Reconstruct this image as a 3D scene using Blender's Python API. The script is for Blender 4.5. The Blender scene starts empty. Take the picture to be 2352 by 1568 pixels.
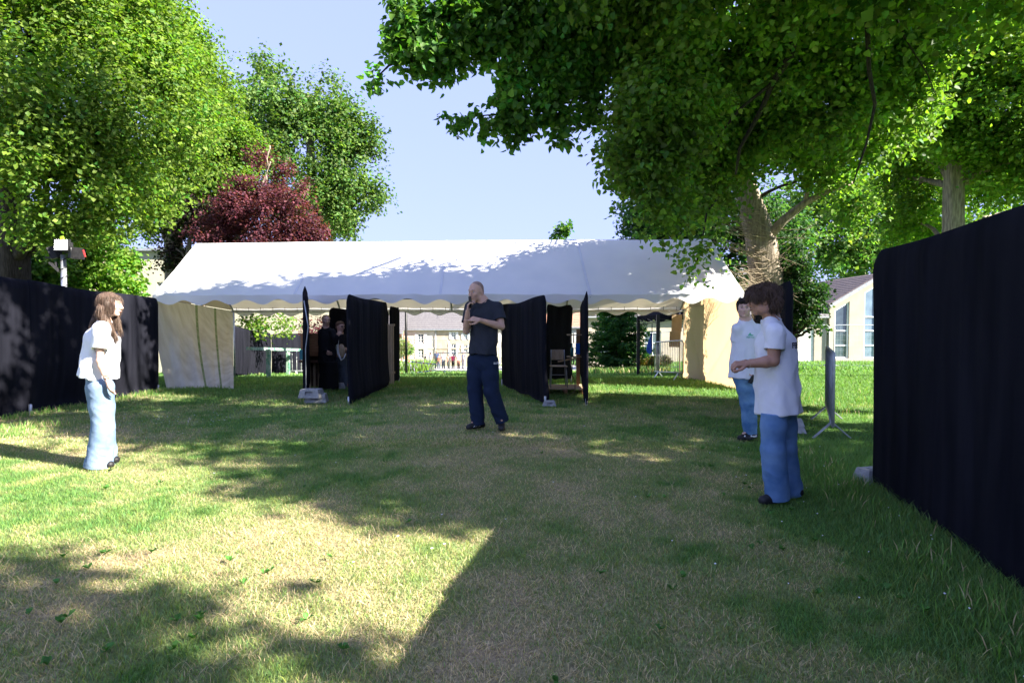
import bpy, math, random
import numpy as np
from mathutils import Vector
from mathutils.bvhtree import BVHTree
R_ = math.radians
S = bpy.context.scene
COL = S.collection
random.seed(4)

# ------------------------------------------------------------------ camera
CAM_Z, FPX = 1.40, 1306.7
TH = math.atan(34 / FPX)
cd = bpy.data.cameras.new("camera"); cam = bpy.data.objects.new("camera", cd); COL.objects.link(cam)
cd.lens = 20.0; cd.sensor_width = 36.0; cd.clip_start = 0.05; cd.clip_end = 2000
cam.location = (0, 0, CAM_Z); cam.rotation_euler = (math.pi / 2 - TH, 0, 0)
S.camera = cam

# ------------------------------------------------------------------ light
SUN = Vector((0.754, -0.340, 0.559)).normalized()
W = bpy.data.worlds.new("World"); S.world = W; W.use_nodes = True
nt = W.node_tree; nt.nodes.clear()
wo = nt.nodes.new("ShaderNodeOutputWorld"); bg = nt.nodes.new("ShaderNodeBackground"); sk = nt.nodes.new("ShaderNodeTexSky")
sk.sky_type = 'NISHITA'; sk.sun_disc = False
sk.sun_elevation = math.asin(SUN.z); sk.sun_rotation = math.atan2(SUN.x, SUN.y)
sk.altitude = 0; sk.air_density = 1.0; sk.dust_density = 0.4; sk.ozone_density = 4.5
bg.inputs[1].default_value = 0.15
gm = nt.nodes.new("ShaderNodeGamma"); gm.inputs[1].default_value = 0.18
tn = nt.nodes.new("ShaderNodeMix"); tn.data_type = 'RGBA'; tn.blend_type = 'MULTIPLY'; tn.inputs[0].default_value = 1; tn.inputs[7].default_value = (0.55, 0.615, 1.08, 1)
tn.clamp_result = False
nt.links.new(sk.outputs[0], gm.inputs[0]); nt.links.new(gm.outputs[0], tn.inputs[6]); nt.links.new(tn.outputs[2], bg.inputs[0]); nt.links.new(bg.outputs[0], wo.inputs[0])
sl = bpy.data.lights.new("sun", 'SUN'); so = bpy.data.objects.new("sun", sl); COL.objects.link(so)
sl.energy = 3.4; sl.angle = R_(0.53); sl.color = (1.0, 0.93, 0.82)
so.rotation_euler = SUN.to_track_quat('Z', 'Y').to_euler()
S.view_settings.view_transform = 'Standard'; S.view_settings.look = 'None'
S.view_settings.exposure = 2.85; S.view_settings.gamma = 1.0; S.view_settings.use_curve_mapping = False
S.cycles.use_denoising = True
S.cycles.max_bounces = 8; S.cycles.transparent_max_bounces = 16

# ------------------------------------------------------------------ helpers
def at(px, py, Y):
    """photograph position (2352 px wide) at distance Y -> point"""
    u = (px - 1176) / FPX; v = (784 - py) / FPX
    d = Vector((u, math.cos(TH) + v * math.sin(TH), -math.sin(TH) + v * math.cos(TH)))
    t = Y / d.y
    return Vector((d.x * t, Y, CAM_Z + d.z * t))

_T = np.random.RandomState(7).rand(64, 64, 64).astype(np.float32)
def n3(x, y, z):
    x, y, z = np.broadcast_arrays(np.asarray(x, float), np.asarray(y, float), np.asarray(z, float))
    xi, yi, zi = np.floor(x).astype(int), np.floor(y).astype(int), np.floor(z).astype(int)
    fx, fy, fz = x - xi, y - yi, z - zi
    fx = fx * fx * (3 - 2 * fx); fy = fy * fy * (3 - 2 * fy); fz = fz * fz * (3 - 2 * fz)
    r = 0
    for a in (0, 1):
        for b in (0, 1):
            for c in (0, 1):
                w = (fx if a else 1 - fx) * (fy if b else 1 - fy) * (fz if c else 1 - fz)
                r = r + w * _T[(xi + a) & 63, (yi + b) & 63, (zi + c) & 63]
    return r * 2 - 1
def fbm(x, y, z=0.0, o=3):
    r = 0; a = 1; s = 0
    for i in range(o):
        r = r + a * n3(np.asarray(x) * 2 ** i + i * 17.3, np.asarray(y) * 2 ** i + i * 5.1, np.asarray(z) * 2 ** i); s += a; a *= .5
    return r / s

def gz(x, y):
    x = np.asarray(x, float); y = np.asarray(y, float)
    z = np.interp(y, [-90, 14, 16, 20, 32, 76, 90, 900], [0, 0, -.08, -.36, -1.27, -3.75, -4.1, -4.1])
    k = np.interp(x, [4, 12], [1, .62])
    m = .08 * np.exp(-((x + .35) ** 2 + (y - 7.35) ** 2) / 2.6)
    return z * k + m + .012 * fbm(x * .8, y * .8)
def G(x, y): return float(gz(x, y))

def link(o, parent=None):
    COL.objects.link(o)
    if parent is not None: o.parent = parent
    return o
def tag(o, label=None, cat=None, group=None, kind=None):
    if label: o['label'] = label
    if cat: o['category'] = cat
    if group: o['group'] = group
    if kind: o['kind'] = kind
    return o
def E(name, loc, label, cat, group=None):
    o = bpy.data.objects.new(name, None); o.location = loc; link(o); o.empty_display_size = .1
    return tag(o, label, cat, group)
def mesh_np(name, V, F, mats, parent=None, smooth=True, col=None, matidx=None):
    """V (n,3) world coordinates, F list of index lists or (m,k) array"""
    V = np.asarray(V, np.float64).reshape(-1, 3)
    if parent is not None:
        off = np.array(wloc(parent)); V = V - off
    me = bpy.data.meshes.new(name)
    if isinstance(F, np.ndarray):
        k = F.shape[1]; m = len(F)
        me.vertices.add(len(V)); me.vertices.foreach_set('co', V.astype(np.float32).ravel())
        me.loops.add(m * k); me.loops.foreach_set('vertex_index', F.astype(np.int32).ravel())
        me.polygons.add(m); me.polygons.foreach_set('loop_start', (np.arange(m) * k).astype(np.int32))
        me.update(calc_edges=True)
    else:
        me.from_pydata([tuple(v) for v in V], [], F)
    if smooth: me.polygons.foreach_set('use_smooth', np.ones(len(me.polygons), bool))
    if not isinstance(mats, (list, tuple)): mats = [mats]
    for m_ in mats: me.materials.append(m_)
    if matidx is not None: me.polygons.foreach_set('material_index', np.asarray(matidx, np.int32))
    if col is not None:
        a = me.color_attributes.new('col', 'FLOAT_COLOR', 'POINT')
        c = np.ones((len(V), 4), np.float32); c[:, :3] = col
        a.data.foreach_set('color', c.ravel())
    me.update()
    return link(bpy.data.objects.new(name, me), parent)
def wloc(o):
    v = Vector(o.location)
    while o.parent is not None: o = o.parent; v = v + o.location
    return v

class B:
    """collects simple shapes (world coordinates) into one mesh"""
    def __init__(s): s.v = []; s.f = []
    def add(s, vs, fs):
        n = len(s.v); s.v += [tuple(v) for v in vs]; s.f += [[i + n for i in f] for f in fs]; return s
    def box(s, c, d, rz=0.0, ry=0.0, rx=0.0):
        from mathutils import Euler
        m = Euler((rx, ry, rz)).to_matrix(); c = Vector(c)
        vs = [c + m @ Vector((x * d[0] / 2, y * d[1] / 2, z * d[2] / 2)) for x in (-1, 1) for y in (-1, 1) for z in (-1, 1)]
        return s.add(vs, [[0, 1, 3, 2], [4, 6, 7, 5], [0, 4, 5, 1], [2, 3, 7, 6], [0, 2, 6, 4], [1, 5, 7, 3]])
    def bar(s, a, b, w, t, up=(0, 0, 1)):
        a = Vector(a); b = Vector(b); d = (b - a).normalized(); up = Vector(up)
        if abs(d.dot(up)) > .98: up = Vector((0, 1, 0))
        x = d.cross(up).normalized(); y = x.cross(d)
        vs = [p + x * (i * w / 2) + y * (j * t / 2) for p in (a, b) for i, j in ((-1, -1), (1, -1), (1, 1), (-1, 1))]
        return s.add(vs, [[3, 2, 1, 0], [4, 5, 6, 7], [0, 1, 5, 4], [1, 2, 6, 5], [2, 3, 7, 6], [3, 0, 4, 7]])
    def tube(s, pts, r, n=8, cap=True):
        pts = [Vector(p) for p in pts]
        if not isinstance(r, (list, tuple)): r = [r] * len(pts)
        rings = []; base = len(s.v); prev = None
        for i, p in enumerate(pts):
            d = (pts[min(i + 1, len(pts) - 1)] - pts[max(i - 1, 0)]).normalized()
            if prev is None:
                up = Vector((0, 0, 1)) if abs(d.z) < .9 else Vector((1, 0, 0))
                x = d.cross(up).normalized()
            else: x = (prev - d * prev.dot(d)).normalized()
            prev = x; y = d.cross(x)
            s.v += [tuple(p + (x * math.cos(2 * math.pi * k / n) + y * math.sin(2 * math.pi * k / n)) * r[i]) for k in range(n)]
        for i in range(len(pts) - 1):
            for k in range(n):
                a = base + i * n; k2 = (k + 1) % n
                s.f.append([a + k, a + k2, a + n + k2, a + n + k])
        if cap:
            s.f.append([base + k for k in range(n)][::-1]); s.f.append([base + (len(pts) - 1) * n + k for k in range(n)])
        return s
    def sph(s, c, r, n=10, m=7):
        if not isinstance(r, (tuple, list)): r = (r, r, r)
        vs = []
        for i in range(m + 1):
            t = math.pi * i / m
            for k in range(n):
                p = 2 * math.pi * k / n
                vs.append((c[0] + r[0] * math.sin(t) * math.cos(p), c[1] + r[1] * math.sin(t) * math.sin(p), c[2] + r[2] * math.cos(t)))
        return s.add(vs, [[i * n + k, (i + 1) * n + k, (i + 1) * n + (k + 1) % n, i * n + (k + 1) % n] for i in range(m) for k in range(n)])
    def grid(s, P):
        nu, nv = P.shape[:2]
        return s.add(P.reshape(-1, 3).tolist(), [[i * nv + j, (i + 1) * nv + j, (i + 1) * nv + j + 1, i * nv + j + 1] for i in range(nu - 1) for j in range(nv - 1)])
    def obj(s, name, mat, parent=None, smooth=False, bevel=0.0):
        o = mesh_np(name, np.array(s.v), s.f, mat, parent, smooth)
        if bevel:
            m = o.modifiers.new('b', 'BEVEL'); m.width = bevel; m.segments = 2; m.limit_method = 'ANGLE'
        return o
def copy_tree(o, parent=None):
    c = o.copy(); COL.objects.link(c)
    if parent is not None: c.parent = parent
    for ch in [k for k in bpy.data.objects if k.parent == o]: copy_tree(ch, c)
    return c

# ------------------------------------------------------------------ materials
def mat(name, c, rough=.7, c2=None, scale=8.0, detail=4.0, bump=0.0, bscale=60.0, metal=0.0, spec=.3, trans=0.0, attr=False, stretch=None, coat=0.0, emit=None, sheen=0.0, tcol=None, voro=False):
    m = bpy.data.materials.new(name); m.use_nodes = True; t = m.node_tree; N = t.nodes; L = t.links
    N.clear(); out = N.new('ShaderNodeOutputMaterial'); p = N.new('ShaderNodeBsdfPrincipled')
    p.inputs['Roughness'].default_value = rough; p.inputs['Metallic'].default_value = metal
    p.inputs['Specular IOR Level'].default_value = spec
    if sheen: p.inputs['Sheen Weight'].default_value = sheen
    co = N.new('ShaderNodeTexCoord'); mp = N.new('ShaderNodeMapping'); L.new(co.outputs['Object'], mp.inputs[0])
    if stretch: mp.inputs['Scale'].default_value = stretch
    csock = None
    if attr:
        a = N.new('ShaderNodeAttribute'); a.attribute_name = 'col'; csock = a.outputs['Color']
        if c2 is not None:
            no = N.new('ShaderNodeTexNoise'); no.inputs['Scale'].default_value = scale; no.inputs['Detail'].default_value = detail
            L.new(mp.outputs[0], no.inputs[0])
            mr = N.new('ShaderNodeMapRange'); mr.inputs[3].default_value = c2[0]; mr.inputs[4].default_value = c2[1]; mr.inputs[1].default_value = .3; mr.inputs[2].default_value = .7
            L.new(no.outputs[0], mr.inputs[0])
            mx = N.new('ShaderNodeMix'); mx.data_type = 'RGBA'; mx.blend_type = 'MULTIPLY'; mx.inputs[0].default_value = 1
            L.new(csock, mx.inputs[6]); L.new(mr.outputs[0], mx.inputs[7]); csock = mx.outputs[2]
    elif c2 is not None:
        no = N.new('ShaderNodeTexNoise'); no.inputs['Scale'].default_value = scale; no.inputs['Detail'].default_value = detail
        L.new(mp.outputs[0], no.inputs[0])
        cr = N.new('ShaderNodeValToRGB'); cr.color_ramp.elements[0].position = .35; cr.color_ramp.elements[1].position = .65
        cr.color_ramp.elements[0].color = (*c, 1); cr.color_ramp.elements[1].color = (*c2, 1)
        L.new(no.outputs[0], cr.inputs[0]); csock = cr.outputs[0]
    if csock is not None: L.new(csock, p.inputs['Base Color'])
    else: p.inputs['Base Color'].default_value = (*c, 1)
    if bump:
        nb = N.new('ShaderNodeTexVoronoi' if voro else 'ShaderNodeTexNoise'); nb.inputs['Scale'].default_value = bscale
        if not voro: nb.inputs['Detail'].default_value = 3
        L.new(mp.outputs[0], nb.inputs[0])
        bu = N.new('ShaderNodeBump'); bu.inputs['Strength'].default_value = bump; bu.inputs['Distance'].default_value = .02
        L.new(nb.outputs[0], bu.inputs['Height']); L.new(bu.outputs[0], p.inputs['Normal'])
    if emit:
        p.inputs['Emission Color'].default_value = (*emit[:3], 1); p.inputs['Emission Strength'].default_value = emit[3]
    res = p.outputs[0]
    if trans:
        tr = N.new('ShaderNodeBsdfTranslucent'); mx = N.new('ShaderNodeMixShader'); mx.inputs[0].default_value = trans
        if tcol: tr.inputs[0].default_value = (*tcol, 1)
        elif csock is not None: L.new(csock, tr.inputs[0])
        else: tr.inputs[0].default_value = (*c, 1)
        if attr and tcol is None:
            g = N.new('ShaderNodeMix'); g.data_type = 'RGBA'; g.blend_type = 'MULTIPLY'; g.inputs[0].default_value = 1
            L.new(csock, g.inputs[6]); g.inputs[7].default_value = (1.5, 1.7, .55, 1); L.new(g.outputs[2], tr.inputs[0])
        L.new(p.outputs[0], mx.inputs[1]); L.new(tr.outputs[0], mx.inputs[2]); res = mx.outputs[0]
    L.new(res, out.inputs[0])
    return m
def glass_mat(name, c=(.05, .07, .09)):
    return mat(name, c, rough=.05, spec=.9, c2=(c[0] * 1.6, c[1] * 1.6, c[2] * 1.6), scale=1.5)

M = {}
M['ground'] = mat('soil_and_turf', (.1, .1, .1), .95, c2=(.55, 1.25), scale=55, detail=6, attr=True, bump=.9, bscale=90, spec=.1)
M['blade'] = mat('grass_blade', (.1, .2, .05), .6, attr=True, trans=.3, spec=.25)
M['leaf'] = mat('leaf', (.05, .1, .02), .55, attr=True, trans=.45, spec=.25)
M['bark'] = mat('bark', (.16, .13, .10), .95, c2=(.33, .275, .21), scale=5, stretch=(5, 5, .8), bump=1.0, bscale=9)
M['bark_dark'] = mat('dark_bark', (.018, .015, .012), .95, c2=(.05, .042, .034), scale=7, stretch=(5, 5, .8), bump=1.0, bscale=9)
M['twig'] = mat('dead_twig', (.2, .16, .11), .9, c2=(.34, .28, .2), scale=20)
M['black_cloth'] = mat('black_cloth', (.0075, .008, .012), .97, c2=(.014, .0145, .021), scale=2.2, detail=6, stretch=(3, 3, .35), bump=.35, bscale=160, spec=.04)
M['pvc'] = mat('white_tent_fabric', (.74, .75, .77), .55, c2=(.82, .82, .82), scale=1.3, trans=.22, bump=.08, bscale=6, spec=.3, tcol=(.7, .62, .45))
M['pvc_wall'] = mat('tent_side_fabric', (.44, .37, .27), .7, c2=(.56, .48, .36), scale=1.6, stretch=(1, 1, .4), trans=.5, bump=.15, bscale=25, tcol=(.66, .46, .26), spec=.2)
M['curtain'] = mat('curtain_canvas', (.50, .47, .41), .9, c2=(.66, .64, .60), scale=1.6, detail=2, stretch=(3, 3, .3), trans=.3, bump=.12, bscale=30, tcol=(.6, .5, .33), spec=.1)
M['green_stripe'] = mat('green_stripe', (.13, .20, .07), .9, c2=(.28, .32, .18), scale=9, trans=.2)
M['galv'] = mat('galvanised_steel', (.42, .44, .47), .42, c2=(.55, .57, .6), scale=12, metal=.75, spec=.5)
M['galv_dull'] = mat('dull_steel', (.30, .32, .35), .55, c2=(.42, .44, .47), scale=14, metal=.35, spec=.5)
M['white_metal'] = mat('white_painted_steel', (.72, .74, .76), .4, c2=(.8, .8, .8), scale=4)
M['black_metal'] = mat('black_painted_metal', (.012, .012, .013), .45, c2=(.022, .022, .024), scale=30, bump=.1)
M['concrete'] = mat('concrete', (.27, .28, .29), .95, c2=(.38, .38, .38), scale=18, bump=.7, bscale=80)
M['wood'] = mat('warm_wood', (.27, .12, .05), .6, c2=(.4, .2, .09), scale=6, stretch=(1, 1, 7), bump=.2, bscale=30)
M['wood_pale'] = mat('pale_wood', (.42, .3, .18), .75, c2=(.56, .42, .28), scale=5, stretch=(6, 6, 1), bump=.3, bscale=30)
M['wood_dark'] = mat('dark_wood', (.09, .045, .025), .5, c2=(.15, .08, .045), scale=6, stretch=(1, 1, 7), bump=.1, bscale=30)
M['green_paint'] = mat('flaking_green_paint', (.05, .2, .12), .7, c2=(.35, .42, .36), scale=9, detail=8, bump=.3, bscale=50)
M['cardboard'] = mat('cardboard', (.38, .29, .19), .9, c2=(.45, .35, .24), scale=5, bump=.1)
M['blue'] = mat('blue_plastic', (.01, .12, .5), .4, c2=(.015, .15, .58), scale=5)
M['blue_flag'] = mat('blue_flag_cloth', (.03, .08, .4), .8, c2=(.05, .12, .5), scale=9, trans=.3)
M['teal'] = mat('teal_plastic', (.03, .16, .18), .5, c2=(.04, .2, .22), scale=5)
M['white'] = mat('white_print', (.8, .8, .8), .6, c2=(.75, .75, .75), scale=9)
M['glass'] = glass_mat('window_glass')
M['glass_blue'] = glass_mat('sky_tint_glass', (.12, .17, .22))  # reflected sky put into a paler, bluer base colour
M['render_cream'] = mat('cream_render', (.37, .325, .26), .95, c2=(.42, .37, .30), scale=1.2, bump=.3, bscale=60)
M['render_olive'] = mat('pale_concrete_block_wall', (.38, .36, .27), .95, c2=(.44, .42, .32), scale=1.4, bump=.3, bscale=40)
M['stone_pale'] = mat('pale_limestone', (.46, .43, .38), .95, c2=(.56, .53, .47), scale=1.5, bump=.4, bscale=14)
M['stone_warm'] = mat('warm_limestone', (.36, .30, .23), .95, c2=(.46, .39, .3), scale=1.5, bump=.4, bscale=14)
M['slate'] = mat('slate', (.10, .095, .10), .6, c2=(.17, .16, .16), scale=9, bump=.4, bscale=25)
M['slate_brown'] = mat('brown_slate', (.15, .12, .11), .75, c2=(.24, .19, .165), scale=7, bump=.4, bscale=25)
M['tile'] = mat('clay_tile', (.26, .13, .09), .85, c2=(.36, .2, .14), scale=7, bump=.4, bscale=25)
M['zinc'] = mat('zinc', (.25, .27, .3), .5, c2=(.35, .37, .4), scale=6, metal=.4)
M['asphalt'] = mat('pale_gravel_road', (.36, .34, .31), .95, c2=(.46, .44, .4), scale=4, bump=.5, bscale=90)
M['tape_w'] = mat('white_tape', (.7, .7, .72), .5, c2=(.62, .62, .66), scale=9)
M['tape_r'] = mat('red_tape', (.5, .03, .04), .5, c2=(.56, .04, .05), scale=9)
M['tape_b'] = mat('blue_tape', (.05, .07, .45), .5, c2=(.06, .08, .5), scale=9)
M['daisy'] = mat('daisy_petal', (.75, .75, .75), .8, c2=(.7, .7, .66), scale=9)
M['mulch'] = mat('dry_leaf_litter', (.2, .14, .08), .95, c2=(.36, .28, .17), scale=9, bump=.5)
# ------------------------------------------------------------------ ground
GREEN = np.array([.215, .31, .095]); LUSH = np.array([.10, .23, .05]); DRY = np.array([.66, .51, .32]); SOIL = np.array([.20, .135, .08])
def dryness(x, y):
    x = np.asarray(x, float); y = np.asarray(y, float)
    d = .20 + .36 * fbm(x * .7 + 3, y * .8 + 9, 0, 4) + .42 * fbm(x * 2.1, y * 2.6, 4, 3) + .30 * fbm(x * 7, y * 8, 9, 2)
    d += .16 * np.exp(-((x + .1) / 1.6) ** 2 - ((y - 2.6) / 1.6) ** 2)
    d += .24 * np.exp(-((x + 2.2) / 1.5) ** 2 - ((y - 3.3) / 1.0) ** 2)
    d += .30 * np.exp(-((x + 6.2) / 1.6) ** 2 - ((y - 7.2) / .8) ** 2)
    d += .06 * np.exp(-((x - 1.0) / 2.2) ** 2 - ((y - 5.6) / 1.6) ** 2)
    d += .12 * np.exp(-((x + .4) / 1.2) ** 2) * (y < 12)
    fx = 3.23 + .248 * (y - 5.07)
    d -= .62 * np.exp(-((x - fx) / .8) ** 2) * (y < 8)
    d -= .5 * (1 / (1 + np.exp(-(x - 4.3) * 3)))
    d -= .12 * np.exp(-((x + 4.0) / 1.7) ** 2 - ((y - 8.2) / 1.5) ** 2)
    d -= .10 * np.exp(-((x + 3.6) / 1.6) ** 2 - ((y - 4.3) / .8) ** 2)
    d -= .40 * (1 / (1 + np.exp(-(y - 12.0) * 1.5)))
    return np.clip(d, 0, 1)
def gcol(x, y):
    d = dryness(x, y)[:, None]
    lush = np.clip((.1 - dryness(x, y)) * 8, 0, 1)[:, None]
    g = GREEN * (1 - lush) + LUSH * lush
    return g * (1 - d) + DRY * .8 * d
ys = np.unique(np.concatenate([np.arange(-40, -1, 3), np.arange(-1, 12, .11), np.arange(12, 34, .4), np.arange(34, 100, 3), [120, 180, 300, 600, 1100]]))
xs = np.unique(np.concatenate([[-900, -500, -250, -140, -90], np.arange(-70, -12, 3), np.arange(-12, -8, .4), np.arange(-8, 8, .11), np.arange(8, 20, .4), np.arange(20, 80, 3), [90, 140, 250, 500, 900]]))
X, Y = np.meshgrid(xs, ys, indexing='ij'); Z = gz(X, Y) - .012
V = np.stack([X, Y, Z], -1).reshape(-1, 3); a = np.arange(len(xs) * len(ys)).reshape(len(xs), len(ys))
F = np.stack([a[:-1, :-1], a[1:, :-1], a[1:, 1:], a[:-1, 1:]], -1).reshape(-1, 4)
o = mesh_np('ground', V, F, M['ground'], col=gcol(V[:, 0], V[:, 1]) * .8); tag(o, kind='structure')

def blades(name, x, y, h, w, lean, seed, colf, kind='stuff', label=None, cat=None):
    r = np.random.RandomState(seed); n = len(x); z = gz(x, y) - .01
    th = r.rand(n) * 6.283; lt = r.rand(n) * 6.283
    bx, by = np.cos(th) * w / 2, np.sin(th) * w / 2
    lx, ly = np.cos(lt) * lean * h, np.sin(lt) * lean * h
    P = np.zeros((n, 5, 3))
    P[:, 0] = np.stack([x - bx, y - by, z], -1); P[:, 1] = np.stack([x + bx, y + by, z], -1)
    hz = h * np.sqrt(np.clip(1 - lean ** 2 * .8, .02, 1))
    P[:, 2] = np.stack([x + bx * .8 + lx * .4, y + by * .8 + ly * .4, z + hz * .62], -1)
    P[:, 3] = np.stack([x - bx * .8 + lx * .4, y - by * .8 + ly * .4, z + hz * .62], -1)
    P[:, 4] = np.stack([x + lx, y + ly, z + hz], -1)
    i = np.arange(n)[:, None] * 5
    F = np.concatenate([i + [0, 1, 2], i + [0, 2, 3], i + [3, 2, 4]], 0)
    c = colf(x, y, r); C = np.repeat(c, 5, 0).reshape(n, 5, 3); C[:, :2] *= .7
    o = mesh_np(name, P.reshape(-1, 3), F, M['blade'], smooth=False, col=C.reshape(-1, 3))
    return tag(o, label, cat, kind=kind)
def lawn_xy(n, y0, y1, seed, p=1.0, x0=None, x1=None):
    r = np.random.RandomState(seed)
    y = y0 + (y1 - y0) * r.rand(n) ** p
    hw = y * .93 + .35
    x = (r.rand(n) * 2 - 1) * hw if x0 is None else x0 + (x1 - x0) * r.rand(n)
    return x, y
def gcols(x, y, r):
    d = dryness(x, y); n = len(x)
    dry = (r.rand(n) < d * 1.0 - .10)
    lush = np.clip((.1 - d) * 8, 0, 1)[:, None]
    g = (GREEN * (1 - lush) + LUSH * lush) * (.6 + .9 * r.rand(n, 1)) * np.stack([.8 + .6 * r.rand(n), np.ones(n), .7 + .8 * r.rand(n)], -1)
    dd = DRY * (.55 + .75 * r.rand(n, 1))
    return np.where(dry[:, None], dd, g)
x, y = lawn_xy(330000, 1.6, 6.8, 11, .9)
d = dryness(x, y); rr = np.random.RandomState(5)
h = (.012 + .018 * rr.rand(len(x))) * (1.5 - d * .7); near = np.exp(-((x - (3.23 + .248 * (y - 5.07))) / .55) ** 2)
h *= 1 + 1.7 * near * (.4 + rr.rand(len(x)))
blades('lawn_grass', x, y, h, .0024 + .0016 * rr.rand(len(x)), .45 + .5 * rr.rand(len(x)) * (.35 + d), 21, gcols, label='short lawn grass in patches of green and dry straw', cat='grass')
x, y = lawn_xy(230000, 6.4, 21, 12, 1.15)
d = dryness(x, y); rr = np.random.RandomState(6)
h = (.015 + .024 * rr.rand(len(x))) * (1.5 - d * .7) * np.clip(y / 8, 1, 2.1)
blades('lawn_grass', x, y, h, (.0045 + .003 * rr.rand(len(x))) * np.clip(y / 9, 1, 2.2), .35 + .5 * rr.rand(len(x)), 22, gcols, label='green lawn grass from the men to under the marquee', cat='grass')
x, y = lawn_xy(60000, 20, 40, 13, 1.0)
rr = np.random.RandomState(8)
blades('lawn_grass', x, y, .10 + .08 * rr.rand(len(x)), .03 + .02 * rr.rand(len(x)), .3 + .4 * rr.rand(len(x)), 23, gcols, label='bright lawn grass sloping down behind the marquee', cat='grass')
# long straw lying flat
x, y = lawn_xy(20000, 1.7, 7.5, 31, .9); d = dryness(x, y); rr = np.random.RandomState(9)
k = rr.rand(len(x)) < d * 1.25 - .12; x, y = x[k], y[k]
blades('cut_straw', x, y, .05 + .07 * rr.rand(len(x)), .0018 + .0008 * rr.rand(len(x)), .93 + .06 * rr.rand(len(x)), 24,
       lambda x, y, r: DRY * np.array([1.1, 1.08, 1.1]) * (.7 + .7 * r.rand(len(x), 1)), label='dry cut grass stems lying loose on the lawn', cat='cut grass')
# tall tufts along fences and posts
tx, ty = [], []
rr = np.random.RandomState(44)
def tuft(cx, cy, n, s): tx.extend(cx + s * rr.randn(n)); ty.extend(cy + s * rr.randn(n))
for i in range(40):
    t = rr.rand(); tuft(-7.55 - .1 * rr.rand(), 8.0 + 4.6 * t, 26, .07)
for i in range(46):
    yy = 1.6 + 4.6 * rr.rand(); tuft(3.05 + .248 * (yy - 5.07) - .25 * rr.rand(), yy, 34, .09)
for i in range(26): tuft(-7.2 + 1.0 * rr.rand(), 7.2 + 1.0 * rr.rand(), 20, .1)
for cx, cy in ((-3.0, 13.6), (-2.75, 13.7), (-3.9, 10.7), (.9, 10.3), (-2.9, 10.2)): tuft(cx, cy, 90, .16)
for i in range(60): tuft(5.2 + 4.5 * rr.rand(), 8.5 + 3.5 * rr.rand(), 30, .2)
for i in range(30): tuft(-8.2 + 5 * rr.rand(), 16.8 + 1.4 * rr.rand(), 30, .2)
tx, ty = np.array(tx), np.array(ty); n = len(tx)
blades('tall_grass', tx, ty, .05 + .085 * rr.rand(n), .005 + .003 * rr.rand(n), .15 + .4 * rr.rand(n), 25,
       lambda x, y, r: np.where(r.rand(len(x), 1) < .2, DRY * .9, LUSH * (.8 + .9 * r.rand(len(x), 1)) + [.03, .02, 0]), label='taller uncut grass tufts along the fence feet', cat='grass')
# broad weed leaves and daisies
def weeds():
    r = np.random.RandomState(3); V = []; F = []; C = []
    for i in range(90):
        yy = 1.9 + 6 * r.rand() ** 1.3; xx = (r.rand() * 2 - 1) * yy * .9
        if r.rand() < .25: xx = -1.9 + r.randn() * .5; yy = 2.7 + r.randn() * .5
        if r.rand() < .2: xx = 2.2 + r.randn() * .4; yy = 3.4 + r.randn() * .9
        for q in range(r.randint(3, 7)):
            th = r.rand() * 6.283; L = .016 + .024 * r.rand(); w = L * .42
            cx, sy = math.cos(th), math.sin(th); n0 = len(V); zz = G(xx, yy) + .006
            V += [(xx, yy, zz), (xx + cx * L * .5 - sy * w, yy + sy * L * .5 + cx * w, zz + .022), (xx + cx * L, yy + sy * L, zz + .012 + .02 * r.rand()), (xx + cx * L * .5 + sy * w, yy + sy * L * .5 - cx * w, zz + .022)]
            F.append([n0, n0 + 1, n0 + 2, n0 + 3]); C += [np.array([.07, .19, .035]) * (.7 + .8 * r.rand())] * 4
    tag(mesh_np('weed_leaves', np.array(V), np.array(F), M['blade'], smooth=False, col=np.array(C)), 'low broad green weed leaves scattered in the lawn', 'weeds', kind='stuff')
    V = []; F = []
    for i in range(170):
        if i < 60: xx, yy = -5.0 + r.randn() * .5, 8.3 + r.randn() * .5
        elif i < 100: yy = 1.9 + 4.5 * r.rand(); xx = 2.6 + .248 * (yy - 5.07) + r.randn() * .4
        else: yy = 3 + 12 * r.rand(); xx = (r.rand() * 2 - 1) * yy * .8
        zz = G(xx, yy) + .05; n0 = len(V); s = .005 + .004 * r.rand()
        V += [(xx + s * math.cos(k * 1.047), yy + s * math.sin(k * 1.047), zz + .004 * (k % 2)) for k in range(6)]; F.append([n0 + k for k in range(6)])
    tag(mesh_np('daisy_flowers', np.array(V), np.array(F), M['daisy'], smooth=False), 'tiny white daisies dotted through the lawn', 'daisies', kind='stuff')
weeds()
# road behind the lawn
P = []
for x in np.linspace(-14, 6, 30):
    P.append([[x, y, G(x, y) + .03 - .002 * i] for i, y in enumerate(np.linspace(37, 71, 24))])
tag(B().grid(np.array(P)).obj('road', M['asphalt']), kind='structure')

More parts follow.
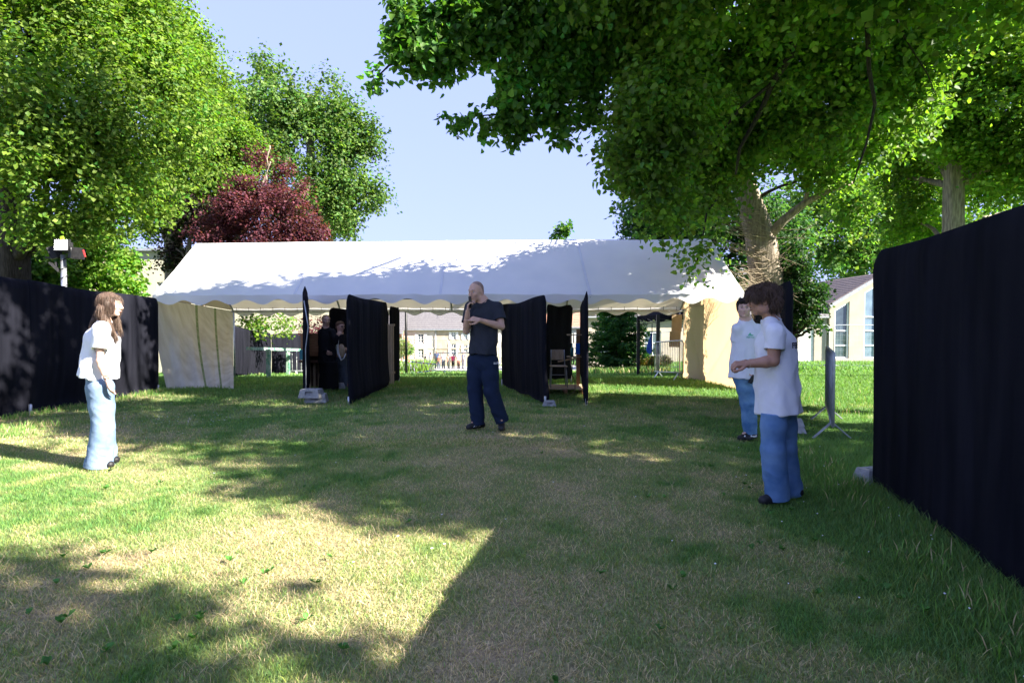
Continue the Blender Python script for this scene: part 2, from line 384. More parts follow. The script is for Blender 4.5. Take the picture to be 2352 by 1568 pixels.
# ------------------------------------------------------------------ vegetation
def leafmesh(name, P, O, size, colr, parent, seed, heart=False, upw=.55, mat_=None, aspect=.8, droop=.25, stuff=None):
    """P (n,3) leaf bases, O (n,3) outward directions"""
    r = np.random.RandomState(seed); n = len(P)
    nor = O * .45 + np.array([0, 0, upw]) + r.randn(n, 3) * .45
    nor /= np.linalg.norm(nor, axis=1)[:, None]
    t = O * .5 + r.randn(n, 3) * .7 - np.array([0, 0, droop]); t -= nor * (t * nor).sum(1)[:, None]
    t /= np.linalg.norm(t, axis=1)[:, None] + 1e-9; b = np.cross(nor, t)
    s = (size * (.65 + .7 * r.rand(n)))[:, None]; w = s * aspect * .5
    lift = nor * s * .12
    c = (colr(n, r) if callable(colr) else np.tile(colr, (n, 1)))
    c = c * np.clip(1 + .5 * fbm(P[:, 0] * .75 + seed, P[:, 1] * .75, P[:, 2] * .9, 2), .5, 1.6)[:, None]  # light and dark of foliage clumps put into the leaf colour by noise
    if heart:
        Q = np.stack([P, P + t * s * .18 + b * w + lift, P + t * s * .6 + b * w * .8 + lift * .6, P + t * s - nor * s * .12, P + t * s * .6 - b * w * .8 + lift * .6, P + t * s * .18 - b * w + lift], 1); k = 6
        i = np.arange(n)[:, None] * 6; F = np.concatenate([i + [0, 1, 2, 3], i + [0, 3, 4, 5]], 0)
    else:
        Q = np.stack([P, P + t * s * .5 + b * w + lift, P + t * s - nor * s * .1, P + t * s * .5 - b * w + lift], 1); k = 4
        i = np.arange(n)[:, None] * 4; F = np.concatenate([i + [0, 1, 2], i + [0, 2, 3]], 0)
    return mesh_np(name, Q.reshape(-1, 3), F, mat_ or M['leaf'], parent, smooth=False, col=np.repeat(c, k, 0))
def crown_points(clumps, n, seed, per=9, spread=.16, gap=.0, shell=.5, sub=13):
    r = np.random.RandomState(seed); c = np.array(clumps, float)
    if sub:
        ext = []
        for q in c:
            for _ in range(sub):
                d = r.randn(3); d /= np.linalg.norm(d)
                f = .18 + .26 * r.rand(); ext.append([*(q[:3] + d * q[3:] * (.68 + .45 * r.rand())), *(q[3:] * f)])
        c = np.concatenate([c, np.array(ext)])
    w = (c[:, 3] * c[:, 4] + c[:, 4] * c[:, 5] + c[:, 3] * c[:, 5]); w[:len(clumps)] *= .28 if sub else 1; w /= w.sum()
    m = n // per; k = r.choice(len(c), m, p=w)
    d = r.randn(m, 3); d /= np.linalg.norm(d, axis=1)[:, None]
    rad = 1 - shell * r.rand(m) ** 1.3
    P = c[k, :3] + d * c[k, 3:] * rad[:, None] * (1 + .12 * r.randn(m))[:, None]
    if gap > 0:
        nn = fbm(P[:, 0] * .9 + 3, P[:, 1] * .9, P[:, 2] * .9, 2); keep = nn > (gap - 1) * .6
        P, d = P[keep], d[keep]
    tw = d * .6 + r.randn(len(P), 3) * .5 - np.array([0, 0, .25]); tw /= np.linalg.norm(tw, axis=1)[:, None]
    L = np.repeat(P, per, 0); D = np.repeat(d, per, 0); T = np.repeat(tw, per, 0)
    L = L + T * (r.rand(len(L), 1) * spread * 2.6) + r.randn(len(L), 3) * spread * .45
    return L, D
def pal(base, var=.35, alt=None, pa=.0):
    base = np.array(base)
    def f(n, r):
        c = base * (1 - var + 2 * var * r.rand(n, 1)); c = c * (1 + .18 * r.randn(n, 3) * np.array([1, .3, .8]))
        if alt is not None: c = np.where(r.rand(n, 1) < pa, np.array(alt) * (.7 + .6 * r.rand(n, 1)), c)
        return np.clip(c, .003, 1)
    return f
def limb(a, b, r0, r1, mat_, parent, seed, sag=.0, n=7, name='branch', wob=.06):
    r = random.Random(seed); a = Vector(a); b = Vector(b); L = (b - a).length
    pts = []; 
    for i in range(n + 1):
        t = i / n; p = a.lerp(b, t) + Vector((0, 0, math.sin(t * math.pi) * sag * L))
        if 0 < i < n: p += Vector((r.uniform(-1, 1), r.uniform(-1, 1), r.uniform(-1, 1))) * wob * L * .5
        pts.append(p)
    return B().tube(pts, [r0 + (r1 - r0) * (i / n) ** .8 for i in range(n + 1)], 7).obj(name, mat_, parent, smooth=True)
def trunk(pts, rs, mat_, parent, flare=1.0):
    P = [Vector(p) for p in pts]; n = 14; b = B(); rings = 40; V = []; 
    ts = np.linspace(0, len(P) - 1, rings)
    for ti, t in enumerate(ts):
        i = min(int(t), len(P) - 2); f = t - i; c = P[i].lerp(P[i + 1], f); rad = rs[i] + (rs[i + 1] - rs[i]) * f
        for k in range(n * 2):
            th = math.pi * k / n
            rr_ = rad * (1 + .07 * math.sin(5 * th + ti * .12) + .05 * float(n3(math.cos(th) * 2.2, math.sin(th) * 2.2, ti * .35)) + flare * .35 * math.exp(-ti * .6) * (1 + .4 * math.sin(4 * th)))
            V.append((c.x + rr_ * math.cos(th), c.y + rr_ * math.sin(th), c.z))
    b.v = V; m = n * 2
    b.f = [[i * m + k, i * m + (k + 1) % m, (i + 1) * m + (k + 1) % m, (i + 1) * m + k] for i in range(rings - 1) for k in range(m)]
    return b.obj('trunk', mat_, parent, smooth=True)
def blobs(lst):
    """(px, py, Y, r_px[, ry_factor]) -> world ellipsoids"""
    out = []
    for q in lst:
        c = at(q[0], q[1], q[2]); r = q[3] * q[2] / FPX
        out.append([c.x, c.y, c.z, r, r * (q[5] if len(q) > 5 else 1.0), r * (q[4] if len(q) > 4 else .85)])
    return out
def tree(name, label, base, tpts, trs, clumps, n, size, colr, seed, barkm='bark', group=None, cat='tree', per=9, spread=.16, gap=.55, heart=False, limbs=True, shell=.5, sub=13, upw=.55):
    t = E(name, base, label, cat, group)
    tp = [Vector(p) for p in tpts]; trunk(tp, trs, M[barkm], t)
    if limbs:
        for i, c in enumerate(clumps):
            c = Vector(c[:3])
            j = min(range(len(tp)), key=lambda q: abs(tp[q].z - (c.z - (c - tp[q]).length * .35)) + (100 if q == 0 else 0))
            limb(tp[j], c, trs[j] * .42, .03, M[barkm], t, seed * 50 + i, .08)
    P, O = crown_points(clumps, n, seed, per, spread, gap, shell, sub)
    leafmesh('crown', P, O, size, colr, t, seed + 1, heart, upw)
    return t
# ------------------------------------------------------------------ buildings
def wallz(name, P0, dx, dn, w, roof, wins, th, m, parent, base=0.0):
    """wall from P0 along unit dx, width w, top given by roof(u); wins = (u0,u1,zb,fn or z). Openings are real holes with reveals"""
    P0 = Vector(P0); dx = Vector(dx); dn = Vector(dn)
    b = B(); us = sorted({0.0, w} | {q[0] for q in wins} | {q[1] for q in wins} | set(np.linspace(0, w, max(2, int(w / 3) + 1))[1:-1].tolist()))
    def P(u, z, d): return P0 + dx * u + Vector((0, 0, z)) + dn * d
    def prism(u0, u1, z00, z01, z10, z11):
        vs = [P(u0, z00, 0), P(u1, z10, 0), P(u1, z11, 0), P(u0, z01, 0), P(u0, z00, th), P(u1, z10, th), P(u1, z11, th), P(u0, z01, th)]
        b.add(vs, [[0, 1, 2, 3], [7, 6, 5, 4], [0, 4, 5, 1], [3, 2, 6, 7], [0, 3, 7, 4], [1, 5, 6, 2]])
    for u0, u1 in zip(us[:-1], us[1:]):
        um = (u0 + u1) / 2; here = sorted([q for q in wins if q[0] <= um <= q[1]], key=lambda q: q[2])
        z0 = (base, base)
        for q in here:
            prism(u0, u1, z0[0], q[2], z0[1], q[2])
            f = q[3] if callable(q[3]) else (lambda u, k=q[3]: k); z0 = (f(u0), f(u1))
        prism(u0, u1, z0[0], roof(u0), z0[1], roof(u1))
    return b.obj(name, m, parent)
def window(P0, dx, dn, u0, u1, zb, head, parent, nx=2, bars=(), fm='white_metal', gm='glass', fw=.05, deep=.14):
    P0 = Vector(P0); dx = Vector(dx); dn = Vector(dn); f = head if callable(head) else (lambda u: head)
    def P(u, z, d): return P0 + dx * u + Vector((0, 0, z)) + dn * d
    b = B()
    for u in [u0 + fw / 2, u1 - fw / 2] + [u0 + (u1 - u0) * k / nx for k in range(1, nx)]:
        b.bar(P(u, zb, deep), P(u, f(u) - .01, deep), fw, .06, dn)
    for z in [zb + fw / 2] + list(bars): b.bar(P(u0, z, deep - .004), P(u1, z, deep - .004), fw if z < zb + fw else fw * .8, .06, dn)
    b.bar(P(u0, f(u0) - fw / 2, deep - .004), P(u1, f(u1) - fw / 2, deep - .004), fw, .06, dn)
    fr = b.obj('window', M[fm], parent)
    g = B(); g.add([P(u0, zb, deep + .02), P(u1, zb, deep + .02), P(u1, f(u1), deep + .02), P(u0, f(u0), deep + .02)], [[0, 1, 2, 3]])
    g.obj('pane', M[gm], fr); return fr
def slab(name, q, th, m, parent, rows=0):
    """roof plane: q = four corners eave0, eave1, top1, top0; stepped courses"""
    q = [Vector(v) for v in q]; n = (q[1] - q[0]).cross(q[3] - q[0]).normalized(); b = B()
    if n.z < 0: n = -n
    k = max(1, rows)
    for i in range(k):
        a0, a1 = q[0].lerp(q[3], i / k), q[1].lerp(q[2], i / k); c0, c1 = q[0].lerp(q[3], (i + 1.12) / k if i < k - 1 else 1), q[1].lerp(q[2], (i + 1.12) / k if i < k - 1 else 1)
        t0 = th + (.025 if rows else 0); vs = [a0, a1, c1, c0, a0 + n * t0, a1 + n * t0, c1 + n * th, c0 + n * th]
        b.add(vs, [[3, 2, 1, 0], [4, 5, 6, 7], [0, 1, 5, 4], [1, 2, 6, 5], [2, 3, 7, 6], [3, 0, 4, 7]])
    return b.obj(name, m, parent)

# right-hand building: long low wing + glazed gable
bR = E('hall_building', (14, 41, -1.3), 'cream hall with slate roof and tall slanted gable windows behind the mesh fence', 'building')
yz = lambda py, Y: CAM_Z + (750 - py) * Y / FPX
def roofg(u): return 2.97 + 1.5 + .605 * u - .0 if u < 3.63 else 2.97 + 1.5 + .605 * (7.26 - u)
P0 = (22.87, 41, -1.5); DX, DN = (1, 0, 0), (0, 1, 0)
hd = lambda u: roofg(u) - .62
wins = [(.38, 1.43, .62, hd), (2.5, 3.5, .62, hd), (4.6, 5.6, .62, lambda u: 3.6)]
wallz('wall', P0, DX, DN, 7.26, roofg, wins, .35, M['render_cream'], bR)
for (a, b_, c, d), g in zip(wins, ('glass', 'glass_blue', 'glass')):
    window(P0, DX, DN, a, b_, c, d, bR, 1, (1.55, 2.6, 3.6)[: (3 if a > 2 else 2)], gm=g, fw=.1)
for sgn in (0, 1):
    q = [(22.75, 40.75, 2.93), (22.75, 49, 2.93), (26.5, 49, 5.17), (26.5, 40.75, 5.17)] if sgn == 0 else [(30.25, 40.75, 2.93), (30.25, 49, 2.93), (26.5, 49, 5.19), (26.5, 40.75, 5.19)]
    slab('roof', q, .10, M['slate_brown'], bR, 14)
B().bar((22.72, 40.68, 2.86), (26.5, 40.68, 5.13), .1, .22).obj('bargeboard', M['zinc'], bR)
wr = [(.9, 2.1, .8, 2.6), (4.5, 5.7, .8, 2.6), (15.55, 16.8, .25, 2.72)]
wallz('wall', (5.1, 41.2, -1.5), DX, DN, 17.7, lambda u: 3.62, wr, .35, M['render_cream'], bR)
for w_ in wr[:2]: window((5.1, 41.2, -1.5), DX, DN, *w_, bR, 2, (1.7,))
b = B()
for i in range(24): b.box((5.1 + 16.17, 41.32, -1.2 + i * .102), (1.24, .05, .092))
b.obj('shutter', M['white'], bR)
slab('roof', [(4.9, 40.9, 2.1), (22.74, 40.9, 2.1), (22.74, 44.5, 6.4), (4.9, 44.5, 6.4)], .1, M['slate'], bR, 18)
B().tube([(4.9, 40.82, 2.07), (22.7, 40.82, 2.07)], .07).obj('gutter', M['zinc'], bR)
B().box((22.9, 40.97, -1.28), (18, .1, .35)).obj('plinth', M['concrete'], bR)

# left olive-cream block
bL = E('office_building', (-15, 28, -1.2), 'pale block building with small dark windows behind the left trees', 'building')
P0 = (-21.5, 28, -1.6)
wl = []
for px, py0, py1, pw in ((306, 648, 686, 29), (376, 648, 686, 29), (470, 648, 686, 29)):
    u0 = (px - pw / 2 - 1176) * 28 / FPX + 21.5; wl.append((u0, u0 + pw * 28 / FPX, yz(py1, 28) + 1.6, yz(py0, 28) + 1.6))
wallz('wall', P0, DX, DN, 13.2, lambda u: 6.7, wl, .3, M['render_olive'], bL)
for w_ in wl: window(P0, DX, DN, *w_, bL, 1)
B().box((-14.9, 28.1, 5.15), (13.5, .7, .12)).obj('coping', M['zinc'], bL)
B().box((-14.9, 32.4, 2), (13.1, 8, 6.2)).obj('roof', M['render_olive'], bL)

# far houses in the street
def house(px0, px1, Y, pye, pyb, pyr, wm, rm, wins, name, label, gut=True, hip=0):
    x0, x1 = (px0 - 1176) * Y / FPX, (px1 - 1176) * Y / FPX; zb, ze, zr = yz(pyb, Y), yz(pye, Y), yz(pyr, Y + 4)
    t = E(name, ((x0 + x1) / 2, Y, zb), label, 'house')
    P0 = (x0, Y, zb - .5); W_ = []
    for (a, b_, t_, c) in wins:
        W_.append(((a - px0) * Y / FPX, (b_ - px0) * Y / FPX, yz(c, Y) - zb + .5, yz(t_, Y) - zb + .5))
    wallz('wall', P0, DX, DN, x1 - x0, lambda u: ze - zb + .5, W_, .3, wm, t)
    for w_ in W_:
        h = w_[3] - w_[2]
        window(P0, DX, DN, *w_, t, 2, [w_[2] + h * k for k in (.33, .66)], fw=.09, deep=.12)
        for sgn in (-1, 1):
            sw = (w_[1] - w_[0]) * .5; cx = x0 + (w_[0] - sw / 2 - .04 if sgn < 0 else w_[1] + sw / 2 + .04)
            B().box((cx, Y - .04, zb - .5 + (w_[2] + w_[3]) / 2), (sw, .05, h)).obj('shutter', M['white'], t)
    B().box(((x0 + x1) / 2, Y - .03, (zb + ze) / 2 + .1), (x1 - x0 - .02, .08, .16)).obj('string_course', wm, t)
    slab('roof', [(x0 - .1, Y - .3, ze), (x1 - .004, Y - .3, ze), (x1 - .004, Y + 4, zr), (x0 - .1, Y + 4, zr)], .12, rm, t, 12)
    if gut:
        B().tube([(x0, Y - .38, ze - .02), (x1, Y - .38, ze - .02)], .09).obj('gutter', M['zinc'], t)
        B().tube([(x1 - .15, Y - .12, ze - .1), (x1 - .15, Y - .12, zb)], .06).obj('drainpipe', M['zinc'], t)
    B().box(((x0 + x1) / 2, Y + 4.2, zb + 2), (x1 - x0 - .3, 7, 3.4)).obj('rear_wing', wm, t)
    return t
house(928, 1003, 75, 757, 846, 700, M['stone_pale'], M['slate'], [(960, 973, 766, 787), (960, 973, 800, 822)], 'town_house', 'white two storey house with grey slate roof seen under the tent')
house(1003.5, 1120, 75, 757, 846, 698, M['stone_warm'], M['slate'], [(1037, 1047, 762, 779), (1036, 1047, 789, 817), (1065, 1074, 765, 780), (1065, 1074, 792, 808), (1090, 1100, 765, 780)], 'town_house', 'warm stone house with small paned windows right of the drainpipe')
house(1121, 1345, 78, 752, 846, 690, M['stone_pale'], M['tile'], [(1150, 1158, 765, 785), (1152, 1160, 798, 820), (1290, 1302, 765, 785), (1325, 1336, 765, 785)], 'town_house', 'pale house with a clay tile roof behind the right booth')
house(868, 927, 70, 765, 846, 702, M['tile'], M['slate'], [], 'barn', 'low brown gabled barn left of the white house')

# ------------------------------------------------------------------ trees
g_ = lambda x, y: (x, y, G(x, y))
LG = pal((.10, .18, .028), .4, (.16, .24, .035), .3)
MG = pal((.05, .125, .02), .35, (.12, .21, .03), .15)
DG = pal((.035, .105, .018), .35, (.08, .17, .03), .15)
def T(name, label, bx, by, tops, trs, bl, n, size, colr, seed, **k):
    base = Vector(g_(bx, by)); tree(name, label, base, [base - Vector((0, 0, .3))] + tops, trs, blobs(bl) if bl and len(bl[0]) < 7 else bl, n, size, colr, seed, **k)
a = lambda px, py, Y: at(px, py, Y)
p0 = a(28, 800, 14)
T('lime_tree', 'tall lime tree with dark trunk at the left edge of the lawn', p0.x, 14, [a(28, 600, 14), a(30, 430, 14), a(60, 250, 14), a(110, 60, 14), a(150, -60, 14)], [.42, .36, .33, .28, .2, .1],
  [(-60, 60, 13, 170), (70, 60, 12.5, 150), (210, 50, 13, 150), (300, 60, 14, 95), (120, 240, 12, 170), (280, 210, 13, 150), (400, 190, 14.5, 100), (150, 380, 12, 130), (270, 370, 13, 120), (370, 340, 14, 100), (-40, 300, 13, 120), (170, 490, 12.5, 85), (290, 470, 14, 72), (110, -120, 13, 190), (230, -90, 14, 140)],
  130000, .095, LG, 101, barkm='bark_dark', spread=.2, gap=.36)
p0 = a(400, 800, 22)
T('lime_tree', 'yellow green lime tree rising behind the left end of the marquee', p0.x, 22, [a(400, 600, 22), a(400, 400, 22), a(390, 200, 22), a(380, 20, 22)], [.35, .3, .25, .18, .1],
  [(350, 45, 22, 75), (425, 150, 22, 85), (470, 215, 22, 65), (485, 305, 22, 80), (440, 260, 22, 90), (520, 360, 22, 52), (470, 400, 22, 85), (400, 380, 22, 90), (430, 475, 22, 55), (360, 500, 22, 40), (350, 450, 22, 60), (570, 744, 21, 17), (612, 752, 21, 22), (655, 745, 21, 16)],
  85000, .115, LG, 103, spread=.22, gap=.38)
p0 = a(250, 820, 17)
T('young_maple', 'small leafy maple with pale stem in front of the office building', p0.x, 17, [a(246, 680, 17), a(240, 620, 17), a(242, 575, 17)], [.12, .1, .08, .04],
  [(205, 650, 17, 42), (175, 610, 17, 45), (240, 600, 17.4, 30), (275, 650, 17, 35), (130, 640, 17, 50), (215, 575, 17, 35), (285, 600, 17.5, 24), (150, 660, 16, 45)], 12000, .12, pal((.13, .25, .03), .3), 105, spread=.14, gap=.6)
p0 = a(60, 840, 16)
T('hazel_shrub', 'bushy green shrub just behind the left black fence', p0.x, 16, [a(60, 700, 16), a(60, 650, 16)], [.1, .08, .05],
  [(20, 620, 16, 60), (90, 610, 16, 55), (60, 570, 17, 50), (110, 660, 16, 45), (10, 660, 16, 50), (150, 560, 17.5, 60), (230, 545, 18, 50)], 14000, .12, MG, 107, spread=.14)
p0 = a(720, 840, 33)
T('maple_tree', 'broad green maple standing alone against the sky behind the marquee', p0.x, 33, [a(720, 640, 33), a(718, 450, 33), a(712, 300, 33), a(705, 220, 33)], [.4, .34, .28, .2, .1],
  [(640, 225, 33, 80), (735, 235, 33, 75), (590, 255, 33, 60), (690, 320, 32, 95), (775, 280, 33, 50), (800, 330, 33, 38), (852, 288, 33, 17), (835, 300, 33, 18), (860, 336, 33, 19), (825, 345, 33, 20), (770, 400, 33, 65), (800, 440, 33, 55), (850, 440, 33, 34), (740, 470, 33, 75), (790, 505, 33, 38), (650, 420, 33, 90), (880, 450, 33, 13), (575, 330, 33, 60)],
  52000, .19, pal((.078, .145, .038), .35, (.13, .20, .05), .2), 109, spread=.3, gap=.45, shell=.45)
p0 = a(440, 840, 19.5)
T('copper_plum', 'dark red leaved plum tree above the left part of the tent roof', p0.x, 19.5, [a(470, 680, 19.5), a(560, 520, 19.5), a(612, 400, 19.5)], [.09, .08, .06, .03],
  [(620, 335, 19.5, 20), (622, 372, 19.5, 38), (612, 420, 19.5, 48), (550, 455, 19.5, 42), (672, 450, 19.5, 40), (695, 425, 19.5, 16), (590, 500, 19.5, 70), (660, 510, 19.5, 70), (715, 525, 19.5, 35), (520, 490, 19.5, 50), (500, 540, 19.5, 45), (690, 560, 19.5, 50), (600, 570, 19.5, 60), (722, 752, 23, 26)],
  38000, .085, pal((.075, .022, .036), .45, (.15, .045, .06), .3), 111, spread=.13, gap=.5)
p0 = a(430, 820, 21)
T('copper_plum', 'nearly black plum tree hanging over the left corner of the tent roof', p0.x, 21.5, [a(430, 700, 21.5), a(430, 600, 21.5), a(440, 520, 21.5)], [.16, .13, .1, .05],
  [(440, 535, 21.5, 48), (405, 570, 21.5, 36), (385, 592, 21.5, 20), (470, 500, 21.5, 42), (430, 480, 21.5, 40), (480, 560, 21.5, 40)], 15000, .11, pal((.03, .02, .022), .4, (.03, .05, .02), .3), 113, spread=.16)
p0 = a(1286, 800, 21)
T('sapling', 'thin sapling whose leafy tip shows above the marquee ridge', p0.x, 21, [a(1284, 640, 21), a(1280, 545, 21)], [.04, .03, .012],
  [(1290, 527, 21, 7), (1278, 543, 21, 6), (1300, 522, 21, 6)], 420, .13, MG, 115, spread=.1, sub=0, limbs=False)
# dark trees behind the right end
p0 = a(1620, 850, 24)
T('oak_tree', 'dark blue green oak behind the right end of the marquee roof', p0.x, 24, [a(1620, 640, 24), a(1610, 450, 24), a(1600, 300, 24)], [.4, .34, .25, .1],
  [(1460, 330, 24, 48), (1470, 280, 24, 50), (1500, 400, 24, 60), (1520, 480, 24, 70), (1480, 530, 24, 45), (1580, 520, 24, 80), (1650, 580, 24, 80), (1600, 420, 24, 90), (1560, 300, 24, 90), (1700, 480, 24, 80), (1720, 610, 23, 60), (1780, 540, 24, 70)],
  52000, .15, pal((.045, .105, .035), .4), 117, barkm='bark_dark', spread=.22, gap=.6, shell=.6)
p0 = a(1980, 850, 62)
T('ash_tree', 'pale sunlit ash tree rising behind the glazed gable', p0.x, 62, [a(1980, 700, 62), a(1980, 560, 62), a(1980, 470, 62)], [.5, .4, .3, .15],
  [(1930, 470, 62, 60), (1990, 430, 62, 60), (2040, 490, 62, 60), (1960, 550, 62, 65), (1900, 580, 62, 55), (2020, 590, 62, 55), (1870, 500, 62, 60), (2080, 560, 62, 60), (1850, 430, 62, 60), (1930, 620, 62, 40), (2100, 450, 62, 70), (2150, 560, 62, 90), (1820, 560, 62, 60)],
  30000, .42, pal((.12, .21, .05), .35), 119, spread=.6, gap=.6)
p0 = a(2190, 850, 16)
T('sycamore_tree', 'sunlit sycamore with pale trunk standing behind the right black fence', p0.x, 16, [a(2190, 600, 16), a(2192, 430, 16), a(2200, 250, 16), a(2195, 60, 16), a(2190, -60, 16)], [.28, .255, .245, .2, .15, .08],
  [(2250, 280, 15.5, 95), (2330, 200, 14.5, 110), (2140, 320, 17, 80), (2340, 370, 15, 90), (2110, 210, 16, 90), (2250, 120, 15, 110), (2400, 60, 14, 120), (2310, 430, 17, 45), (2060, 330, 18, 60), (2090, 430, 18, 60), (2030, 420, 19, 32), (2150, 40, 15, 110), (2420, 300, 15, 110), (2260, 400, 18, 60), (2100, 510, 19, 55), (2330, 500, 20, 50)],
  80000, .12, pal((.12, .22, .028), .4, (.19, .30, .035), .35), 121, spread=.2, gap=.38)
# dark ivy-clad stem right of the boys
p0 = a(1822, 860, 14.8)
T('ivy_clad_tree', 'dark glossy leaved tree hanging over the grass behind the curly haired boy', p0.x, 14.8, [a(1823, 780, 14.8), a(1822, 690, 14.8), a(1825, 600, 14.8)], [.11, .1, .09, .05],
  [(1830, 590, 14.5, 40), (1862, 640, 14.3, 45), (1885, 690, 14.2, 24), (1840, 680, 14.5, 38), (1868, 735, 14.2, 15), (1822, 745, 14.8, 14), (1893, 660, 14.2, 22), (1805, 640, 14.6, 35), (1850, 720, 14.3, 22), (1885, 748, 14.2, 8)], 9000, .085, pal((.022, .06, .018), .4, (.07, .12, .03), .1), 123, barkm='bark_dark', spread=.1, gap=.7)
# the big linden
p0 = a(1778, 875, 14.6)
lind = E('linden_tree', g_(p0.x, 14.6), 'huge linden whose boughs overhang the marquee, bare twigs round its trunk', 'tree')
tp = [Vector(g_(p0.x, 14.6)) - Vector((0, 0, .3)), a(1772, 760, 14.6), a(1764, 650, 14.6), a(1748, 545, 14.6), a(1722, 465, 14.6), a(1690, 360, 14.4), a(1640, 230, 14.2), a(1600, 80, 14), a(1580, -60, 14)]
trs = [.52, .43, .40, .36, .31, .22, .19, .16, .1]
trunk(tp, trs, M['bark'], lind)
main = [(1465, 330, 9.8, 70), (1535, 260, 9.8, 100), (1495, 410, 10, 68), (1590, 400, 12.4, 88), (1545, 478, 10.1, 44), (1640, 315, 12.2, 95), (1740, 250, 11.6, 100), (1670, 370, 12.8, 48), (1840, 315, 12.6, 68), (1900, 210, 10.4, 115), (1600, 130, 10.5, 120), (1470, 90, 10.5, 85), (1500, 200, 9.9, 80), (1750, 90, 10, 125), (1930, 60, 10, 130), (2030, 260, 12, 85), (2110, 110, 10.5, 115), (1850, 390, 13.5, 26), (1905, 390, 13.5, 40), (1960, 470, 15, 40), (1610, 585, 10.8, 14), (1600, 603, 10.8, 9), (1620, 560, 10.8, 12), (1750, 330, 13.5, 55), (1850, 300, 13.3, 50), (1640, 430, 13.6, 45),
        (1700, -90, 8.5, 150), (1450, -80, 9, 110), (1950, -100, 8, 160), (2200, -60, 8, 160)]
cl = blobs(main)
for i, c in enumerate(cl):
    c = Vector(c[:3]); j = min(range(4, len(tp)), key=lambda q: (tp[q] - c).length - tp[q].z * .25)
    if i % 3 == 0 and main[i][2] > 9.9: limb(tp[j], c, trs[j] * .2, .012, M['bark_dark'], lind, 900 + i, .05)
P, O = crown_points(cl, 100000, 131, 9, .20, .22, .85)
leafmesh('crown', P, O, .102, pal((.115, .205, .042), .45, (.17, .29, .04), .25), lind, 132, heart=True)
bough = [(940, 70, 9.9, 40), (915, 110, 9.8, 25), (1000, 60, 10, 52), (1080, 65, 10, 58), (965, 128, 9.8, 34), (1035, 118, 10, 44), (930, 150, 9.8, 12), (1020, 158, 9.9, 16), (866, 180, 9.7, 15), (935, 30, 10, 32), (1150, 55, 10, 58), (1240, 70, 10, 66), (1320, 60, 10, 72), (1130, 118, 10, 24), (1195, 150, 10, 24), (1180, 195, 10, 32), (1155, 190, 10, 18), (1175, 245, 10, 30), (1190, 285, 10, 26), (1165, 306, 10, 11), (1125, 290, 10, 17), (1095, 255, 10, 9), (1070, 285, 10, 14), (1046, 278, 10, 9), (1275, 190, 10, 30), (1262, 230, 10, 30), (1285, 265, 10, 26), (1290, 300, 10, 15), (1300, 150, 10, 40), (1345, 190, 10.2, 34), (1352, 240, 10.2, 24), (1338, 268, 10.2, 12), (1366, 275, 10.2, 10), (1300, 315, 10, 9), (1390, 110, 10.2, 62), (1400, 30, 10, 66), (1060, 10, 10, 50), (1180, 0, 10, 70)]
P, O = crown_points(blobs(bough), 20000, 133, 7, .10, 0, .8, sub=0)
leafmesh('bough_leaves', P, O, .12, pal((.07, .17, .03), .4, (.12, .24, .035), .15), lind, 134, heart=True, upw=.4, droop=.6)
for i, (pp, r) in enumerate([([(1560, 30, 11.5), (1440, 22, 10.4), (1300, 18, 10), (1180, 40, 10), (1090, 90, 10), (1000, 140, 9.9), (915, 142, 9.8), (892, 152, 9.7), (872, 172, 9.7)], .05), ([(1300, 18, 10), (1285, 60, 10), (1240, 110, 10), (1215, 170, 10), (1195, 230, 10), (1150, 262, 10), (1085, 268, 10), (1052, 280, 10)], .03),
                            ([(1440, 22, 10.4), (1350, 60, 10.1), (1345, 150, 10.1), (1320, 220, 10), (1300, 255, 10), (1296, 300, 10)], .03), ([(1345, 150, 10.1), (1370, 170, 10.2), (1352, 200, 10.2), (1380, 250, 10.2)], .015), ([(1180, 40, 10), (1060, 20, 10), (960, 40, 9.9), (925, 100, 9.8)], .025),
                            ([(1840, -60, 9), (1835, 30, 9), (1815, 130, 9.3), (1775, 190, 9.6), (1750, 250, 10), (1700, 340, 10.5), (1690, 400, 11)], .085), ([(1775, 190, 9.6), (1700, 250, 9.9), (1620, 350, 10.4), (1560, 430, 11)], .03), ([(1995, -60, 8.5), (1992, 60, 8.6), (1996, 160, 8.8), (2010, 240, 9), (1990, 330, 9.2), (1960, 420, 9.5)], .045),
                            ([(2040, 0, 9), (2080, 90, 9.3), (2130, 170, 9.6), (2150, 220, 9.8)], .02), ([(1750, 560, 14.5), (1800, 505, 14.2), (1850, 465, 13.9), (1905, 438, 13.6), (1960, 420, 13.5)], .14), ([(1850, 465, 13.9), (1856, 430, 13.8), (1862, 400, 13.8)], .06)]):
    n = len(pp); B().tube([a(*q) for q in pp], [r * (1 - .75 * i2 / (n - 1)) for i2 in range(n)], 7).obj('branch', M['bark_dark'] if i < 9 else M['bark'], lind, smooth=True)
r = random.Random(6); tw = B()
